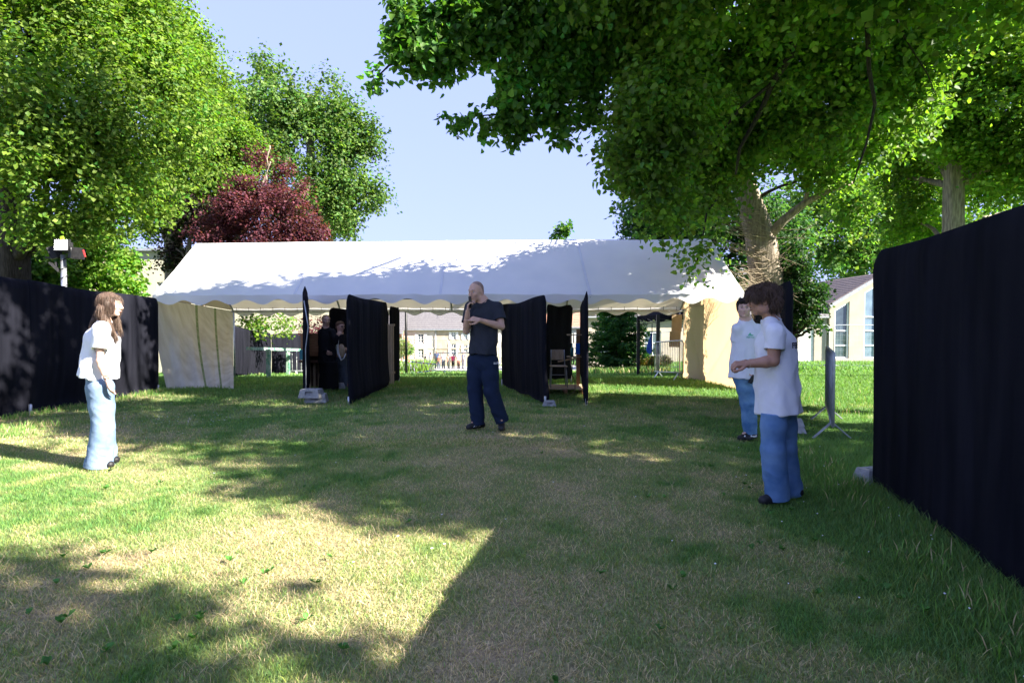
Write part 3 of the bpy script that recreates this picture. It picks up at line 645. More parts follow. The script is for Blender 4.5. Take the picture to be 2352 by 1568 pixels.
for i in range(120):
    py = r.uniform(485, 690); base = a(1757 - (650 - py) * .12 + r.uniform(-30, 30), py, 14.6 - .35)
    d = Vector((-1 if r.random() < .8 else .9, r.uniform(-.6, .1), r.uniform(-.25, .5))).normalized(); L = r.uniform(.35, 1.5)
    pts = [base]; 
    for k in range(5): pts.append(pts[-1] + d * (L / 5)); d = (d + Vector((r.uniform(-.25, .25), r.uniform(-.2, .2), r.uniform(-.2, .25)))).normalized()
    r0 = .006 + .007 * r.random(); tw.tube(pts, [r0, r0 * .85, r0 * .7, r0 * .55, r0 * .45, r0 * .3], 4, cap=False)
    for k in (2, 3, 4):
        if r.random() < .8:
            e = pts[k]; dd = (d + Vector((r.uniform(-.6, .6), r.uniform(-.6, .6), r.uniform(-.3, .8)))).normalized()
            tw.tube([e, e + dd * L * .13, e + dd * L * .22 + Vector((0, 0, .03))], [r0 * .5, r0 * .4, r0 * .2], 3, cap=False)
o = tw.obj('dead_twigs', M['twig'], lind, smooth=True); o['kind'] = 'stuff'
# trees standing to the right of the fence, mostly out of the picture: they shade the lawn
def shade_tree(label, bx, by, cl, n, seed, size=.17):
    tree('linden_tree', label, g_(bx, by), [(bx, by, -.2), (bx, by, 2.5), (bx, by, 5), (bx, by, 8)], [.4, .35, .3, .15], cl, n, size, MG, seed, spread=.2, gap=1.0, shell=.9)
shade_tree('linden beyond the right black fence shading the middle of the lawn', 10.5, 4.5,
           [(9.5, 3.6, 6.8, 2.5, 2.3, 1.8), (6.8, 5.0, 6.6, 2.2, 2.0, 1.5), (12.3, 2.9, 7, 2.6, 2.3, 1.8), (9.5, 6.4, 7.6, 2.4, 2.2, 1.8), (5.0, 6.2, 7.2, 2.0, 1.8, 1.3), (12.5, 6, 8.4, 2.3, 2.2, 1.8), (7.4, 3.3, 8.2, 1.7, 1.6, 1.3), (2.6, 7.6, 7.6, 1.7, 1.4, 1.1), (7.2, 7.8, 8, 2.0, 1.8, 1.5), (15.2, 2.2, 7, 2.0, 1.8, 1.8), (.8, 6.9, 8.6, 1.9, 1.3, 1.2), (2.2, 5.6, 8.8, 1.6, 1.0, 1.0), (4.0, 4.6, 7.6, 1.3, .9, .9), (5.2, 3.9, 7.0, 1.2, .8, .8), (3.8, 8.4, 8.2, 1.8, 1.3, 1.2), (3.45, 4.3, 7, 1.5, 1.2, .9), (5.45, 3.35, 7, 1.5, 1.2, .9), (7.45, 2.2, 7, 1.5, 1.25, .9), (9.45, 1.3, 7, 1.6, 1.25, .9), (4.4, 5.2, 7, 1.5, 1.3, .9), (6.6, 4.0, 7, 1.6, 1.3, .9), (1.8, 5.25, 7.2, 1.3, .9, .8), (.7, 5.7, 7.6, 1.3, .9, .9), (-.4, 6.3, 7.8, 1.3, .9, .9), (9.2, .5, 7, 1.0, .75, .6), (7.8, .85, 7, .9, .6, .5), (10.7, .3, 7, 1.2, .9, .7), (-1.8, 8.0, 11.5, 2.2, 1.3, 1.5)], 95000, 201)
shade_tree('linden behind the photographer shading the near left corner', 8.5, -5.5,
           [(8.2, -3.9, 7, 2.0, 1.6, 1.6), (9.0, -6.2, 7, 2.6, 2.4, 2), (6.0, -3.4, 7.2, 1.3, 1.1, 1), (10.8, -5.0, 7, 2.2, 1.8, 1.8), (6.4, -5.6, 7.5, 1.8, 1.8, 1.5), (7.3, -2.35, 7, 1.1, .9, .8), (8.6, -3.0, 7, 1.2, 1.0, .9), (6.3, -1.95, 7, .8, .7, .6)], 24000, 203)
# conifer and shrubs seen through the tent
cx = a(1416, 850, 27); fir = E('fir_tree', g_(cx.x, 27), 'dark green fir with layered branches seen through the marquee', 'tree')
r = np.random.RandomState(8); P = []; O = []; gb = G(cx.x, 27)
B().tube([(cx.x, 27, gb - .1), (cx.x, 27, gb + 3.6)], [.09, .03]).obj('trunk', M['bark_dark'], fir)
for lev in range(15):
    zz = gb + .12 + lev * .23; R = 1.95 * (1 - (lev / 21.0) ** 1.5) * (.85 + .25 * r.rand())
    for q in range(20):
        th = r.rand() * 6.283; dr = np.array([math.cos(th), math.sin(th), 0]); RR = R * (.7 + .42 * r.rand())
        m = 130; t = r.rand(m) ** .6
        c = np.array([cx.x, 27, zz]) + dr * (t * RR)[:, None]; c[:, 2] += -.18 * t * RR + .22 * t ** 3
        side = np.array([-dr[1], dr[0], 0]); c += side * ((r.rand(m) - .5) * .55 * (1.15 - t))[:, None]; c[:, 2] += r.randn(m) * .03
        P.append(c); O.append(np.tile(dr, (m, 1)))
P = np.concatenate(P); O = np.concatenate(O)
leafmesh('crown', P, O, .13, pal((.035, .115, .03), .4, (.10, .21, .04), .22), fir, 5, aspect=.5, upw=.7, droop=.1)
def bush(name, label, px, py, Y, rp, colr, n, size, seed, cat='shrub', ey=.9):
    c = blobs([(px, py, Y, rp, ey)])[0]; t = E(name, g_(c[0], c[1]), label, cat)
    B().tube([(c[0], c[1], G(c[0], c[1]) - .1), (c[0], c[1], c[2])], [.05, .02]).obj('trunk', M['bark_dark'], t)
    P, O = crown_points([c], n, seed, 6, size * .8, 0, .4, 4); leafmesh('crown', P, O, size, colr, t, seed, aspect=.6)
bush('spirea_shrub', 'rounded red tipped shrub behind the grey barrier', 1514, 833, 25, 23, pal((.08, .16, .03), .4, (.42, .16, .03), .3), 6000, .05, 61)
bush('forsythia_shrub', 'small yellow orange shrub between the fir and the flag', 1484, 836, 25.5, 17, pal((.3, .26, .03), .4, (.4, .12, .03), .3), 3000, .05, 62)
bush('rose_bush', 'pale leafy bush beside the black post in front of the houses', 905, 795, 44, 26, pal((.16, .22, .06), .4, (.3, .24, .16), .2), 4000, .12, 63)
bush('laurel_bush', 'green bush to the right of the black post', 926, 798, 45, 20, pal((.1, .2, .04), .4), 3000, .12, 64)
rr = np.random.RandomState(77)
def strip(name, label, cat, px0, px1, Y, n, h, colf, seed):
    x = np.array([a(px0 + (px1 - px0) * t, 800, Y).x for t in rr.rand(n)]); y = Y + rr.randn(n) * .6
    blades(name, x, y, h * (.5 + .8 * rr.rand(n)), .04 + .03 * rr.rand(n), .2 + .4 * rr.rand(n), seed, colf, label=label, cat=cat)
strip('flower_border', 'tall grass and lavender border in front of the street', 'flower bed', 895, 990, 37, 5000, .75, lambda x, y, r: np.where(r.rand(len(x), 1) < .2, np.array([.3, .22, .5]), np.array([.17, .28, .05])) * (.6 + .8 * r.rand(len(x), 1)), 91)
strip('fern_border', 'rough grass and ferns at the foot of the fir', 'undergrowth', 1335, 1520, 24.8, 7000, .32, lambda x, y, r: np.where(r.rand(len(x), 1) < .3, np.array([.3, .26, .14]), np.array([.09, .2, .04])) * (.6 + .8 * r.rand(len(x), 1)), 92)
# ------------------------------------------------------------------ black cloth screens
def screen(label, A, Bp, zt, zb, seed, th=.035, rc=.13, bulge=0.0, group='black cloth covered fence panels', nu=70, nh=34, bot=None, fold=.018, name='fence_panel', endpost=True, leanout=0.0, flip=False, postz=None, rcs=None):
    """mesh fence panel wrapped in black cloth; zt/zb = top/bottom z at A and B"""
    A = Vector((A[0], A[1], 0)); Bp = Vector((Bp[0], Bp[1], 0)); L = (Bp - A).length; d = (Bp - A) / L; n = Vector((d.y, -d.x, 0))
    t = E(name, (A + (Bp - A) / 2) + Vector((0, 0, (G(A.x, A.y) + G(Bp.x, Bp.y)) / 2)), label, 'fence panel', group)
    us = np.linspace(0, 1, nu); grid = np.zeros((nu, 2 * nh + 3, 3))
    for i, u in enumerate(us):
        e = min(u, 1 - u) * L
        if rcs: rc = rcs[0] if u < .5 else rcs[1]
        top = zt[0] + (zt[1] - zt[0]) * u - (rc - math.sqrt(max(0, rc * rc - (rc - e) ** 2)) if e < rc else 0) + .012 * math.sin(u * 9 + seed) - .03 * math.sin(u * math.pi) ** 2
        bo = (zb[0] + (zb[1] - zb[0]) * u) + .02 * float(n3(u * 6, seed, 0)) + (bot(u) if bot else 0)
        zs = np.linspace(0, 1, nh + 1)
        for side in (0, 1):
            for k, q in enumerate(zs):
                z = bo + (top - bo) * q
                s = 1 if side == 0 else -1
                off = th + fold * float(fbm(u * L * 3.2 + seed, z * .35, side * 7 + seed, 3)) + .008 * float(n3(u * L * 9, z * .6, seed))
                off += bulge * math.exp(-((z - bo) / .5) ** 2) * (1 if side == (1 if flip else 0) else -.6)
                if q > .94: off *= math.sqrt(max(.05, (1 - q) / .06)) * .999 + .001
                if q < .05: off *= .55 + .45 * q / .05
                if e < .04: off *= .35 + .65 * e / .04
                w = .012 * float(n3(z * 2.3, seed, 5)) * (1 if e < .3 else 0)
                P = A + d * (u * L + (w if e < .02 else 0)) + n * (off * s + leanout * (z - bo))
                j = k if side == 0 else 2 * nh + 2 - k
                grid[i, j] = (P.x, P.y, z)
            grid[i, nh + 1] = (A.x + d.x * u * L + n.x * leanout * (top - bo), A.y + d.y * u * L + n.y * leanout * (top - bo), top + .004)
    b = B().grid(grid); nv = 2 * nh + 3
    for base in (0, (nu - 1) * nv):
        for k in range(nh + 1): b.f.append([base + k, base + k + 1, base + nv - 2 - k, base + nv - 1 - k])
    # hem along the bottom
    for i in range(nu - 1): b.f.append([i * nv, (i + 1) * nv, (i + 1) * nv + nv - 1, i * nv + nv - 1])
    b.obj('cloth', M['black_cloth'], t, smooth=True)
    for e, P in ((0, A), (1, Bp)):
        if endpost:
            g0 = G(P.x, P.y); q = P + d * (.02 if e == 0 else -.02)
            B().tube([(q.x, q.y, g0 - .05), (q.x, q.y, zb[e] + .12)], .021).obj('post', M['galv'], t, smooth=True)
    return t
def block(label, x, y, rz, tops=1, s=1.0, group='grey concrete fence feet', z0=None):
    """moulded fence foot with a recessed socket"""
    from mathutils import Matrix
    g0 = G(x, y) if z0 is None else z0
    b = B(); W, D, H = .40 * s, .27 * s, .155 * s
    m = Matrix.Rotation(rz, 3, 'Z')
    def P(a_, b_, c_): v = m @ Vector((a_, b_, c_)); return (v.x + x, v.y + y, v.z + g0 + .002)
    t = .035
    vs = [P(-W/2, -D/2, 0), P(W/2, -D/2, 0), P(W/2, D/2, 0), P(-W/2, D/2, 0), P(-W/2+t, -D/2+.03, H), P(W/2-t, -D/2+.03, H), P(W/2-t, D/2-.03, H), P(-W/2+t, D/2-.03, H)]
    b.add(vs, [[3, 2, 1, 0], [0, 3, 7, 4], [1, 5, 6, 2], [2, 6, 7, 3]])
    # front with recess
    def Q(u, v, dd=0): w = W - 2 * t * v; return P(-w / 2 + w * u, -D / 2 + .03 * v + dd, H * v)
    o = [Q(0, 0), Q(1, 0), Q(1, 1), Q(0, 1)]; i_ = [Q(.3, .35), Q(.7, .35), Q(.7, .75), Q(.3, .75)]; j = [Q(.3, .35, .05), Q(.7, .35, .05), Q(.7, .75, .05), Q(.3, .75, .05)]
    b.add(o + i_ + j, [[0, 1, 5, 4], [1, 2, 6, 5], [2, 3, 7, 6], [3, 0, 4, 7], [4, 5, 9, 8], [5, 6, 10, 9], [6, 7, 11, 10], [7, 4, 8, 11], [8, 9, 10, 11]])
    # top with two sockets
    def U(a_, b_, c_=0): return P(-(W/2-t) + (W-2*t) * a_, -(D/2-.03) + (D-.06) * b_, H - c_)
    for k in range(5):
        a0, a1 = k / 5, (k + 1) / 5
        if k in (1, 3):
            o = [U(a0, 0), U(a1, 0), U(a1, 1), U(a0, 1)]; i_ = [U(a0 + .04, .25), U(a1 - .04, .25), U(a1 - .04, .75), U(a0 + .04, .75)]; j = [U(a0 + .04, .25, .06), U(a1 - .04, .25, .06), U(a1 - .04, .75, .06), U(a0 + .04, .75, .06)]
            b.add(o + i_ + j, [[0, 1, 5, 4], [1, 2, 6, 5], [2, 3, 7, 6], [3, 0, 4, 7], [4, 5, 9, 8], [5, 6, 10, 9], [6, 7, 11, 10], [7, 4, 8, 11], [8, 9, 10, 11]])
        else: b.add([U(a0, 0), U(a1, 0), U(a1, 1), U(a0, 1)], [[0, 1, 2, 3]])
    o = b.obj('concrete_foot', M['concrete']); return tag(o, label, 'fence foot', group)

# left fence
screen('long black cloth panel left of the girl, bulging at its foot', (-7.53, 5.55), (-7.65, 9.02), (2.2, 2.13), (.02, .05), 1, bulge=.16, flip=True, fold=.05, bot=lambda u: .05 * math.sin(u * 7), rcs=(.1, .01))
screen('black cloth panel between the girl and the tent curtain', (-7.65, 8.99), (-7.78, 12.5), (2.13, 2.03), (.04, .0), 2, bulge=.16, flip=True, fold=.05, rcs=(.01, .1))
# right near fence
screen('tall near black cloth panel filling the right edge', (3.25, 5.07), (2.41, 1.68), (2.07, 2.07), (-.03, -.02), 3, fold=.035, nu=90, nh=44, rcs=(.13, .01))
screen('black cloth panel to the right of the photographer', (2.42, 1.70), (1.60, -1.68), (2.06, 2.06), (.04, .04), 4, rcs=(.01, .01))
screen('last black cloth panel of the right fence behind the photographer', (1.61, -1.66), (.9, -5.0), (2.06, 2.06), (.04, .04), 5, rcs=(.01, .1))
block('concrete foot at the near end of the right black fence', 3.29, 5.14, .2, s=.75)
# end-on panel beside the linden
screen('narrow looking black cloth panel behind the curly haired boy', (3.72, 7.6), (4.68, 10.95), (2.02, 1.98), (.10, .05), 6, fold=.03)
block('lower concrete foot behind the curly haired boy', 3.80, 7.5, 1.3, s=.55)
block('upper concrete foot stacked behind the curly haired boy', 3.80, 7.53, 1.2, s=.55, z0=G(3.8, 7.5) + .085)
block('flat concrete foot lying in the grass behind the boys', 5.05, 11.0, .4)
# left booth
p7 = screen('first booth panel seen end on with its pole showing', (-3.83, 10.55), (-4.95, 13.75), (2.14, 1.98), (.12, .05), 7, fold=.04, rc=.05)
B().tube([at(703, 905, 10.47), at(702, 800, 10.46), at(708, 750, 10.46), at(698, 690, 10.47)], .010).obj('pole', M['galv_dull'], p7, smooth=True)
screen('back panel of the left booth behind the two people', (-4.55, 14.15), (-2.98, 13.75), (1.86, 1.85), (.05, .05), 8, fold=.03)
screen('right panel of the left booth beside the person in sunglasses', (-2.93, 10.15), (-2.93, 13.35), (1.98, 1.97), (.03, .03), 9, fold=.035, bulge=.05)
screen('narrow black cloth strip behind the slatted boards', (-3.02, 14.1), (-2.90, 14.6), (1.92, 1.9), (.02, .02), 10, fold=.02, nu=20, rc=.06)
block('upper concrete foot at the left booth entrance', -3.68, 10.42, -.1, z0=G(-3.7, 10.4) + .10)
block('lower concrete foot at the left booth entrance', -3.62, 10.5, .12)
block('small concrete foot inside the left booth by the sandals', -3.95, 12.9, .3, s=.8)
sb = E('slatted_board', g_(-2.86, 13.55), 'pale slatted wooden screen propped against the left booth', 'wooden screen')
for i in range(7): B().box((-3.03 + i * .031, 13.62 - .03 * (i % 2), G(-2.8, 13.6) + .70), (.027, .022, 1.44)).obj('slat', M['wood_pale'], sb)
B().box((-2.935, 13.66, 1.44), (.24, .05, .05)).obj('top_rail', M['wood_pale'], sb); B().box((-2.935, 13.66, .3), (.24, .05, .05)).obj('bottom_rail', M['wood_pale'], sb)
# right booth
screen('left panel of the right booth beside the man on the phone', (.60, 10.12), (-.24, 13.4), (1.97, 1.90), (.04, .04), 12, fold=.03, bulge=.06)
screen('back panel of the right booth behind the chair', (.86, 14.1), (1.50, 14.2), (1.94, 1.93), (.1, .1), 13, fold=.02, nu=24, rc=.05)
screen('right panel of the right booth, leaning with wires showing', (1.33, 10.12), (1.62, 13.2), (2.02, 1.95), (-.0, .25), 14, fold=.03, rc=.06)
block('pale concrete foot at the right booth entrance', .66, 10.03, .0, s=.6)
# cabinet, chair, rack in the booths
cb = E('wooden_cabinet', g_(-4.35, 12.9), 'reddish brown wooden cabinet with slatted lower half in the left booth', 'cabinet')
gz0 = G(-4.35, 12.9)
B().box((-4.46, 13.0, gz0 + .98), (.62, .34, .48)).obj('upper_box', M['wood'], cb, bevel=.01)
B().box((-4.46, 13.0, gz0 + 1.235), (.66, .38, .03)).obj('top', M['wood'], cb)
B().box((-4.46, 12.94, gz0 + .62), (.64, .42, .05)).obj('keyboard_shelf', M['wood_dark'], cb)
for i in range(6): B().box((-4.72 + i * .105, 12.96, gz0 + .3), (.045, .03, .6)).obj('slat', M['wood_pale'], cb)
B().box((-4.46, 13.15, gz0 + .38), (.62, .03, .72)).obj('back_board', M['wood_dark'], cb)
o = B().box((-4.62, 12.62, gz0 + .78), (.16, .12, .22)).obj('small_box', M['teal'], bevel=.01); tag(o, 'teal plastic box hung on the left booth frame', 'box')
ch = E('school_chair', g_(.98, 12.2), 'wooden school chair on the platform in the right booth', 'chair'); gz0 = G(.98, 12.2) + .12
def bentply(x0, x1, y, z, dz, name, m):
    b = B(); P = []
    for i in range(7):
        u = i / 6; yy = y + .03 * math.sin(u * math.pi); P.append([[x0 + (x1 - x0) * u, yy, z], [x0 + (x1 - x0) * u, yy + .02, z + dz]])
    P = np.array(P); g2 = P.copy(); g2[:, :, 1] += .012; b.grid(P); b.grid(g2[::-1]); return b.obj(name, m, ch, smooth=True)
bentply(.84, 1.12, 12.32, gz0 + .56, .22, 'backrest', M['wood_pale'])
B().box((.99, 12.12, gz0 + .44), (.36, .36, .016)).obj('seat', M['wood_pale'], ch, bevel=.006)
for sx in (-1, 1):
    for sy in (-1, 1): B().tube([(.99 + sx * .15, 12.12 + sy * .14, gz0 + .43), (.99 + sx * .18, 12.12 + sy * .19, gz0)], .011).obj('leg', M['galv_dull'], ch, smooth=True)
    B().tube([(.99 + sx * .15, 12.26, gz0 + .42), (.99 + sx * .14, 12.33, gz0 + .78)], .010).obj('back_frame', M['galv_dull'], ch, smooth=True)
B().tube([(.83, 12.12, gz0 + .25), (1.15, 12.12, gz0 + .25)], .008).obj('stretcher', M['galv_dull'], ch)
pf = E('wooden_platform', g_(1.15, 12.2), 'low wooden platform under the chair in the right booth', 'platform'); g0 = G(1.15, 12.2)
for i in range(6): B().box((1.12, 11.85 + i * .15, g0 + .105), (.86, .135, .022)).obj('plank', M['wood_pale'], pf)
for x in (.75, 1.12, 1.48): B().box((x, 12.2, g0 + .05), (.06, .9, .085)).obj('bearer', M['wood'], pf)
rk = E('wooden_rack', g_(1.38, 12.4), 'tall wooden rack with two spindled shelves in the right booth', 'rack'); g0 = G(1.38, 12.4) + .12
B().box((1.45, 12.45, g0 + .62), (.07, .07, 1.2)).obj('upright', M['wood'], rk)
B().box((1.45, 12.6, g0 + .62), (.05, .05, 1.2)).obj('upright', M['wood'], rk)
for z in (g0 + 1.1, g0 + .62):
    B().box((1.36, 12.45, z), (.3, .26, .025)).obj('shelf', M['wood_pale'], rk)
    for i in range(3): B().tube([(1.28 + i * .06, 12.36, z - .02), (1.28 + i * .06, 12.36, z - .18)], .013).obj('spindle', M['wood_pale'], rk)
B().box((1.2, 12.45, g0 + .55), (.4, .03, .03), ry=-.2).obj('arm', M['wood_pale'], rk)
o = B().box((1.42, 12.28, g0 + .80), (.09, .08, .24)).obj('blue_box', M['blue'], bevel=.008); tag(o, 'bright blue carton standing on the lower shelf of the rack', 'carton')
bt = B(); bt.tube([(1.30, 12.3, g0 + .635), (1.30, 12.3, g0 + .80), (1.30, 12.3, g0 + .84), (1.30, 12.3, g0 + .92)], [.035, .035, .013, .012], 12); o = bt.obj('glass_bottle', M['teal'], smooth=True); tag(o, 'dark green bottle beside the blue carton', 'bottle')
cb2 = B(); cb2.tube([(1.3, 12.2, g0 + .5), (1.28, 12.1, g0 + .25), (1.33, 12.0, g0 + .12), (1.3, 11.7, g0 - .05), (1.15, 11.5, G(1.15, 11.5) + .01), (.9, 11.2, G(.9, 11.2) + .01)], .008, 6); o = cb2.obj('cable', M['black_metal'], smooth=True); tag(o, 'black cable hanging from the rack onto the grass', 'cable')

# ------------------------------------------------------------------ marquee
M['seam'] = mat('tent_seam', (.55, .56, .6), .6, c2=(.62, .62, .64), scale=9)
mq = E('marquee', (-1.6, 14.8, 0), 'long white party tent with scalloped edge across the middle of the lawn', 'marquee tent')
FL, FR = Vector((-8.32, 13.2, 2.12)), Vector((5.09, 12.45, 2.12)); DD = Vector((-.08, 2.0, 0)); LX = (FR - FL); LL = LX.length; lx = LX.normalized(); nrm = Vector((-lx.y, lx.x, 0))
RZ = 3.63; EZR = 1.93
def roofP(u, v, rear=False):
    """v 0 eave .. 1 ridge"""
    e = FL + LX * u + (DD * 2 if rear else Vector((0, 0, 0))); e.z = EZR if rear else 2.12
    rdg = FL + LX * u + DD; rdg.z = RZ
    p = e.lerp(rdg, v)
    bay = (u * 4) % 1; fr = 1 - abs(2 * bay - 1)
    sag = -.035 * math.sin(math.pi * v) * (.3 + .7 * math.sin(math.pi * bay))
    rip = .014 * float(n3(u * 46, v * 1.3, 3 if rear else 1)) * (1 - v) ** 1.5 + .010 * float(n3(u * 9, v * 4, 6)) + .02 * math.exp(-v * 9) * math.sin(u * LL / .74 * 6.283) * .25
    p.z += sag + rip
    if v > .985: p.z -= .015 * (.5 + .5 * math.sin(bay * math.pi))
    return p
NU, NV = 200, 26
for rear in (False, True):
    P = np.array([[tuple(roofP(i / (NU - 1), j / (NV - 1), rear)) for j in range(NV)] for i in range(NU)])
    if rear: P = P[::-1]
    B().grid(P).obj('roof_slope', M['pvc'], mq, smooth=True)
for u0 in (.25, .5, .75):
    for rear in (False, True):
        P = np.array([[tuple(roofP(u0 + du, v, rear) + Vector((0, -.002 if not rear else .002, .006))) for v in np.linspace(0, 1, 16)] for du in (-.0022, .0022)])
        (B().grid(P if not rear else P[::-1])).obj('seam', M['seam'], mq, smooth=True)
def valance(ez, rear, name):
    P = []
    for i in range(560):
        u = i / 559; top = roofP(u, 0, rear); ph = u * LL / .745
        drop = .105 + .055 * (1 - math.cos(ph * 6.283)) + .012 * math.sin(u * 13)
        wv = .018 * math.sin(u * 31) + .012 * math.sin(ph * 6.283 + 1)
        P.append([tuple(top + Vector((0, 0, -drop * k / 5)) - nrm * (.012 + wv * k / 5) * (1 if not rear else -1)) for k in range(6)])
    return B().grid(np.array(P)).obj(name, M['pvc'], mq, smooth=True)
valance(2.12, False, 'front_valance'); valance(EZR, True, 'rear_valance')
fb = lambda u, k, dz=0: FL + LX * u + DD * k + Vector((0, 0, dz))
for k, z in ((.06, 2.04), (1.94, 1.85), (1, 3.54)):
    p, q = fb(0, k), fb(1, k); p.z = q.z = z; B().tube([p, q], .021, 8).obj('rail', M['galv'], mq, smooth=True)
p, q = fb(0, 1.25), fb(1, 1.25); p.z = q.z = 2.75; B().tube([p, q], .03, 8).obj('purlin', M['galv_dull'], mq, smooth=True)
for i in range(5):
    u = [0.006, .25, .5, .75, .994][i]
    f, r_, c = fb(u, 0), fb(u, 2), fb(u, 1); f.z, r_.z, c.z = 2.04, 1.85, 3.53
    B().tube([f, c, r_], .021, 8).obj('rafter', M['galv_dull'], mq, smooth=True)
for u in (.006, .994):
    for k in (0, 2):
        p = fb(u, k); g0 = G(p.x, p.y); B().tube([(p.x, p.y, g0 - .05), (p.x, p.y, 2.05 if k == 0 else 1.86)], .024).obj('leg', M['galv'], mq, smooth=True)
p = fb(.994, 2); o = B().box((p.x, p.y, G(p.x, p.y) + .004), (.16, .16, .008)).obj('foot_plate', M['galv'], mq)
for i in range(36):
    u = (i + .5) / 36; p = fb(u, 2); p.z = 1.93
    B().tube([p + Vector((0, -.05, .05)), p + Vector((0, -.03, -.1))], .006, 4).obj('tie', M['black_metal'], mq)
# right side wall
P = []
NW, NHh = 60, 30
for i in range(NW):
    u = i / (NW - 1); p = fb(.998, u * 2); g0 = G(p.x, p.y) - .03; zt = 2.1 - .2 * u + .0
    row = []
    for j in range(NHh):
        v = j / (NHh - 1); z = g0 + (zt - g0) * v
        o_ = .05 * float(fbm(u * 3.2, v * 1.6, 2.2, 3)) + .02 * math.sin(u * 19 + v * 2) * v
        for (u0, v0, u1, v1) in ((.1, .75, .62, .02), (.9, .85, .62, .02)):   # hanging creases
            tt = max(0, min(1, ((u - u0) * (u1 - u0) + (v - v0) * (v1 - v0)) / ((u1 - u0) ** 2 + (v1 - v0) ** 2)))
            dd = math.hypot(u - u0 - tt * (u1 - u0), v - v0 - tt * (v1 - v0)); o_ += .05 * math.exp(-(dd / .03) ** 2)
        row.append((p.x + o_ + .03, p.y, z))
    P.append(row)
B().grid(np.array(P)).obj('side_wall', M['pvc_wall'], mq, smooth=True)
# gable triangle right (inner face seen under the roof) and left
for u in (.003, .9955):
    a_, b_, c_ = fb(u, 0), fb(u, 2), fb(u, 1); a_.z, b_.z, c_.z = 2.08, 1.89, 3.57
    B().add([a_, b_, c_], [[0, 1, 2]]).obj('gable', M['pvc_wall'], mq)
# left curtain, gathered and pulled inward at its foot
P = []; mi = []
c0, c1 = fb(.004, 0), fb(.004, 2)
b0, b1 = Vector((-7.85, 12.9, 0)), Vector((-6.25, 12.75, 0)); NC = 130
for i in range(NC):
    u = i / (NC - 1); row = []
    top = c0.lerp(c1, u); top.z = 2.06 - .19 * u
    bo = b0.lerp(b1, u) + Vector((0, .35 * math.sin(u * math.pi), 0)); bo.z = G(bo.x, bo.y) - .01 + .02 * (u > .9)
    for j in range(44):
        v = j / 43; w = v ** 1.25; p = top.lerp(bo, w); p.z = top.z + (bo.z - top.z) * v
        f = .055 * math.sin(u * 34 + 1.2 * math.sin(v * 2)) * (.3 + .7 * math.sin(min(1, v * 1.1) * math.pi * .8)) + .02 * math.sin(u * 81 + v * 3) * (1 - v) + .07 * float(fbm(u * 2.6, v * 1.2, 9, 2)) * v
        p += Vector((.6, -.8, 0)) * f * (.3 + v * .7) - Vector((0, 0, .0))
        p.y -= .25 * math.sin(v * math.pi) * (1 - u) * .4
        row.append(tuple(p))
    P.append(row)
P = np.array(P); b = B().grid(P); nf = len(b.f); mi = []
for i in range(NC - 1):
    u = i / (NC - 1)
    for j in range(43): mi.append(1 if (.442 < u < .476 or .70 < u < .732) else 0)
mesh_np('curtain', np.array(b.v), b.f, [M['curtain'], M['green_stripe']], mq, True, matidx=mi)

# ------------------------------------------------------------------ barriers, posts, far fence
def barrier(label, A, Bp, n=15, group='grey crowd barriers', H=1.08, m='galv', vleg=True):
    A = Vector(g_(*A)); Bp = Vector(g_(*Bp)); t = E('crowd_barrier', A.lerp(Bp, .5), label, 'barrier', group); d = (Bp - A).normalized(); n_ = Vector((d.y, -d.x, 0)); up = Vector((0, 0, 1)); r = .1
    z0 = .2; pts = [A + up * z0, A + up * (H - r)]
    for k in range(1, 5): a_ = k / 5 * math.pi / 2; pts.append(A + up * (H - r + r * math.sin(a_)) + d * (r - r * math.cos(a_)))
    pts += [A + d * r + up * H, Bp - d * r + up * H]
    for k in range(1, 5): a_ = k / 5 * math.pi / 2; pts.append(Bp + up * (H - r + r * math.cos(a_)) - d * (r - r * math.sin(a_)))
    pts += [Bp + up * (H - r), Bp + up * z0]
    B().tube(pts, .019, 8).obj('frame', M[m], t, smooth=True); B().tube([A + up * z0, Bp + up * z0], .019, 8).obj('bottom_rail', M[m], t, smooth=True)
    first = None; L = (Bp - A).length
    for i in range(1, n + 1):
        p = A.lerp(Bp, i / (n + 1))
        if first is None: first = B().tube([p + up * z0, p + up * H], .008, 6).obj('bar', M[m], t, smooth=True); q0 = p
        else:
            c = first.copy(); COL.objects.link(c); c.parent = t; c.location = p - q0
    for f in (.14, .86):
        p = A.lerp(Bp, f)
        for s in (-1, 1): B().bar(p + up * z0, p + n_ * s * .21 * (1 if vleg else .8) + d * s * .12, .035, .012).obj('leg', M[m], t)
    return t
barrier('galvanised barrier leaning at the right rear corner of the tent', (4.30, 17.1), (4.62, 15.35), 16)
barrier('barrier seen end on standing in the grass right of the boys', (3.88, 6.85), (4.90, 8.85), 14, m='galv_dull')
barrier('barrier closing the street behind the man on the phone', (-3.75, 28), (-.9, 28.3), 12)
barrier('white painted barrier by the green rail left of the booth', (-9.2, 23.3), (-6.9, 23.6), 12, m='white_metal')
gr = E('green_rail', g_(-7.6, 17.5), 'old green wooden rail with flaking paint on two posts', 'rail')
q1, q2 = a(617, 860, 17.6), a(662, 860, 21)
for q in (q1, q2): B().box((q.x, q.y, G(q.x, q.y) + .42), (.12, .09, .95)).obj('post', M['green_paint'], gr, bevel=.006)
e1, e2 = Vector((q1.x - .3, q1.y - .7, G(q1.x, q1.y) + .95)), Vector((q2.x + .45, q2.y + .5, G(q2.x, q2.y) + .95))
B().bar(e1, e2, .12, .09).obj('beam', M['green_paint'], gr)
o = B(); rnd = random.Random(3)
for i in range(9): o.sph((-8.1 + i * .07, 22.1 + rnd.random() * .2, G(-8, 22.1) + .06), (.07, .06, .05), 7, 5)
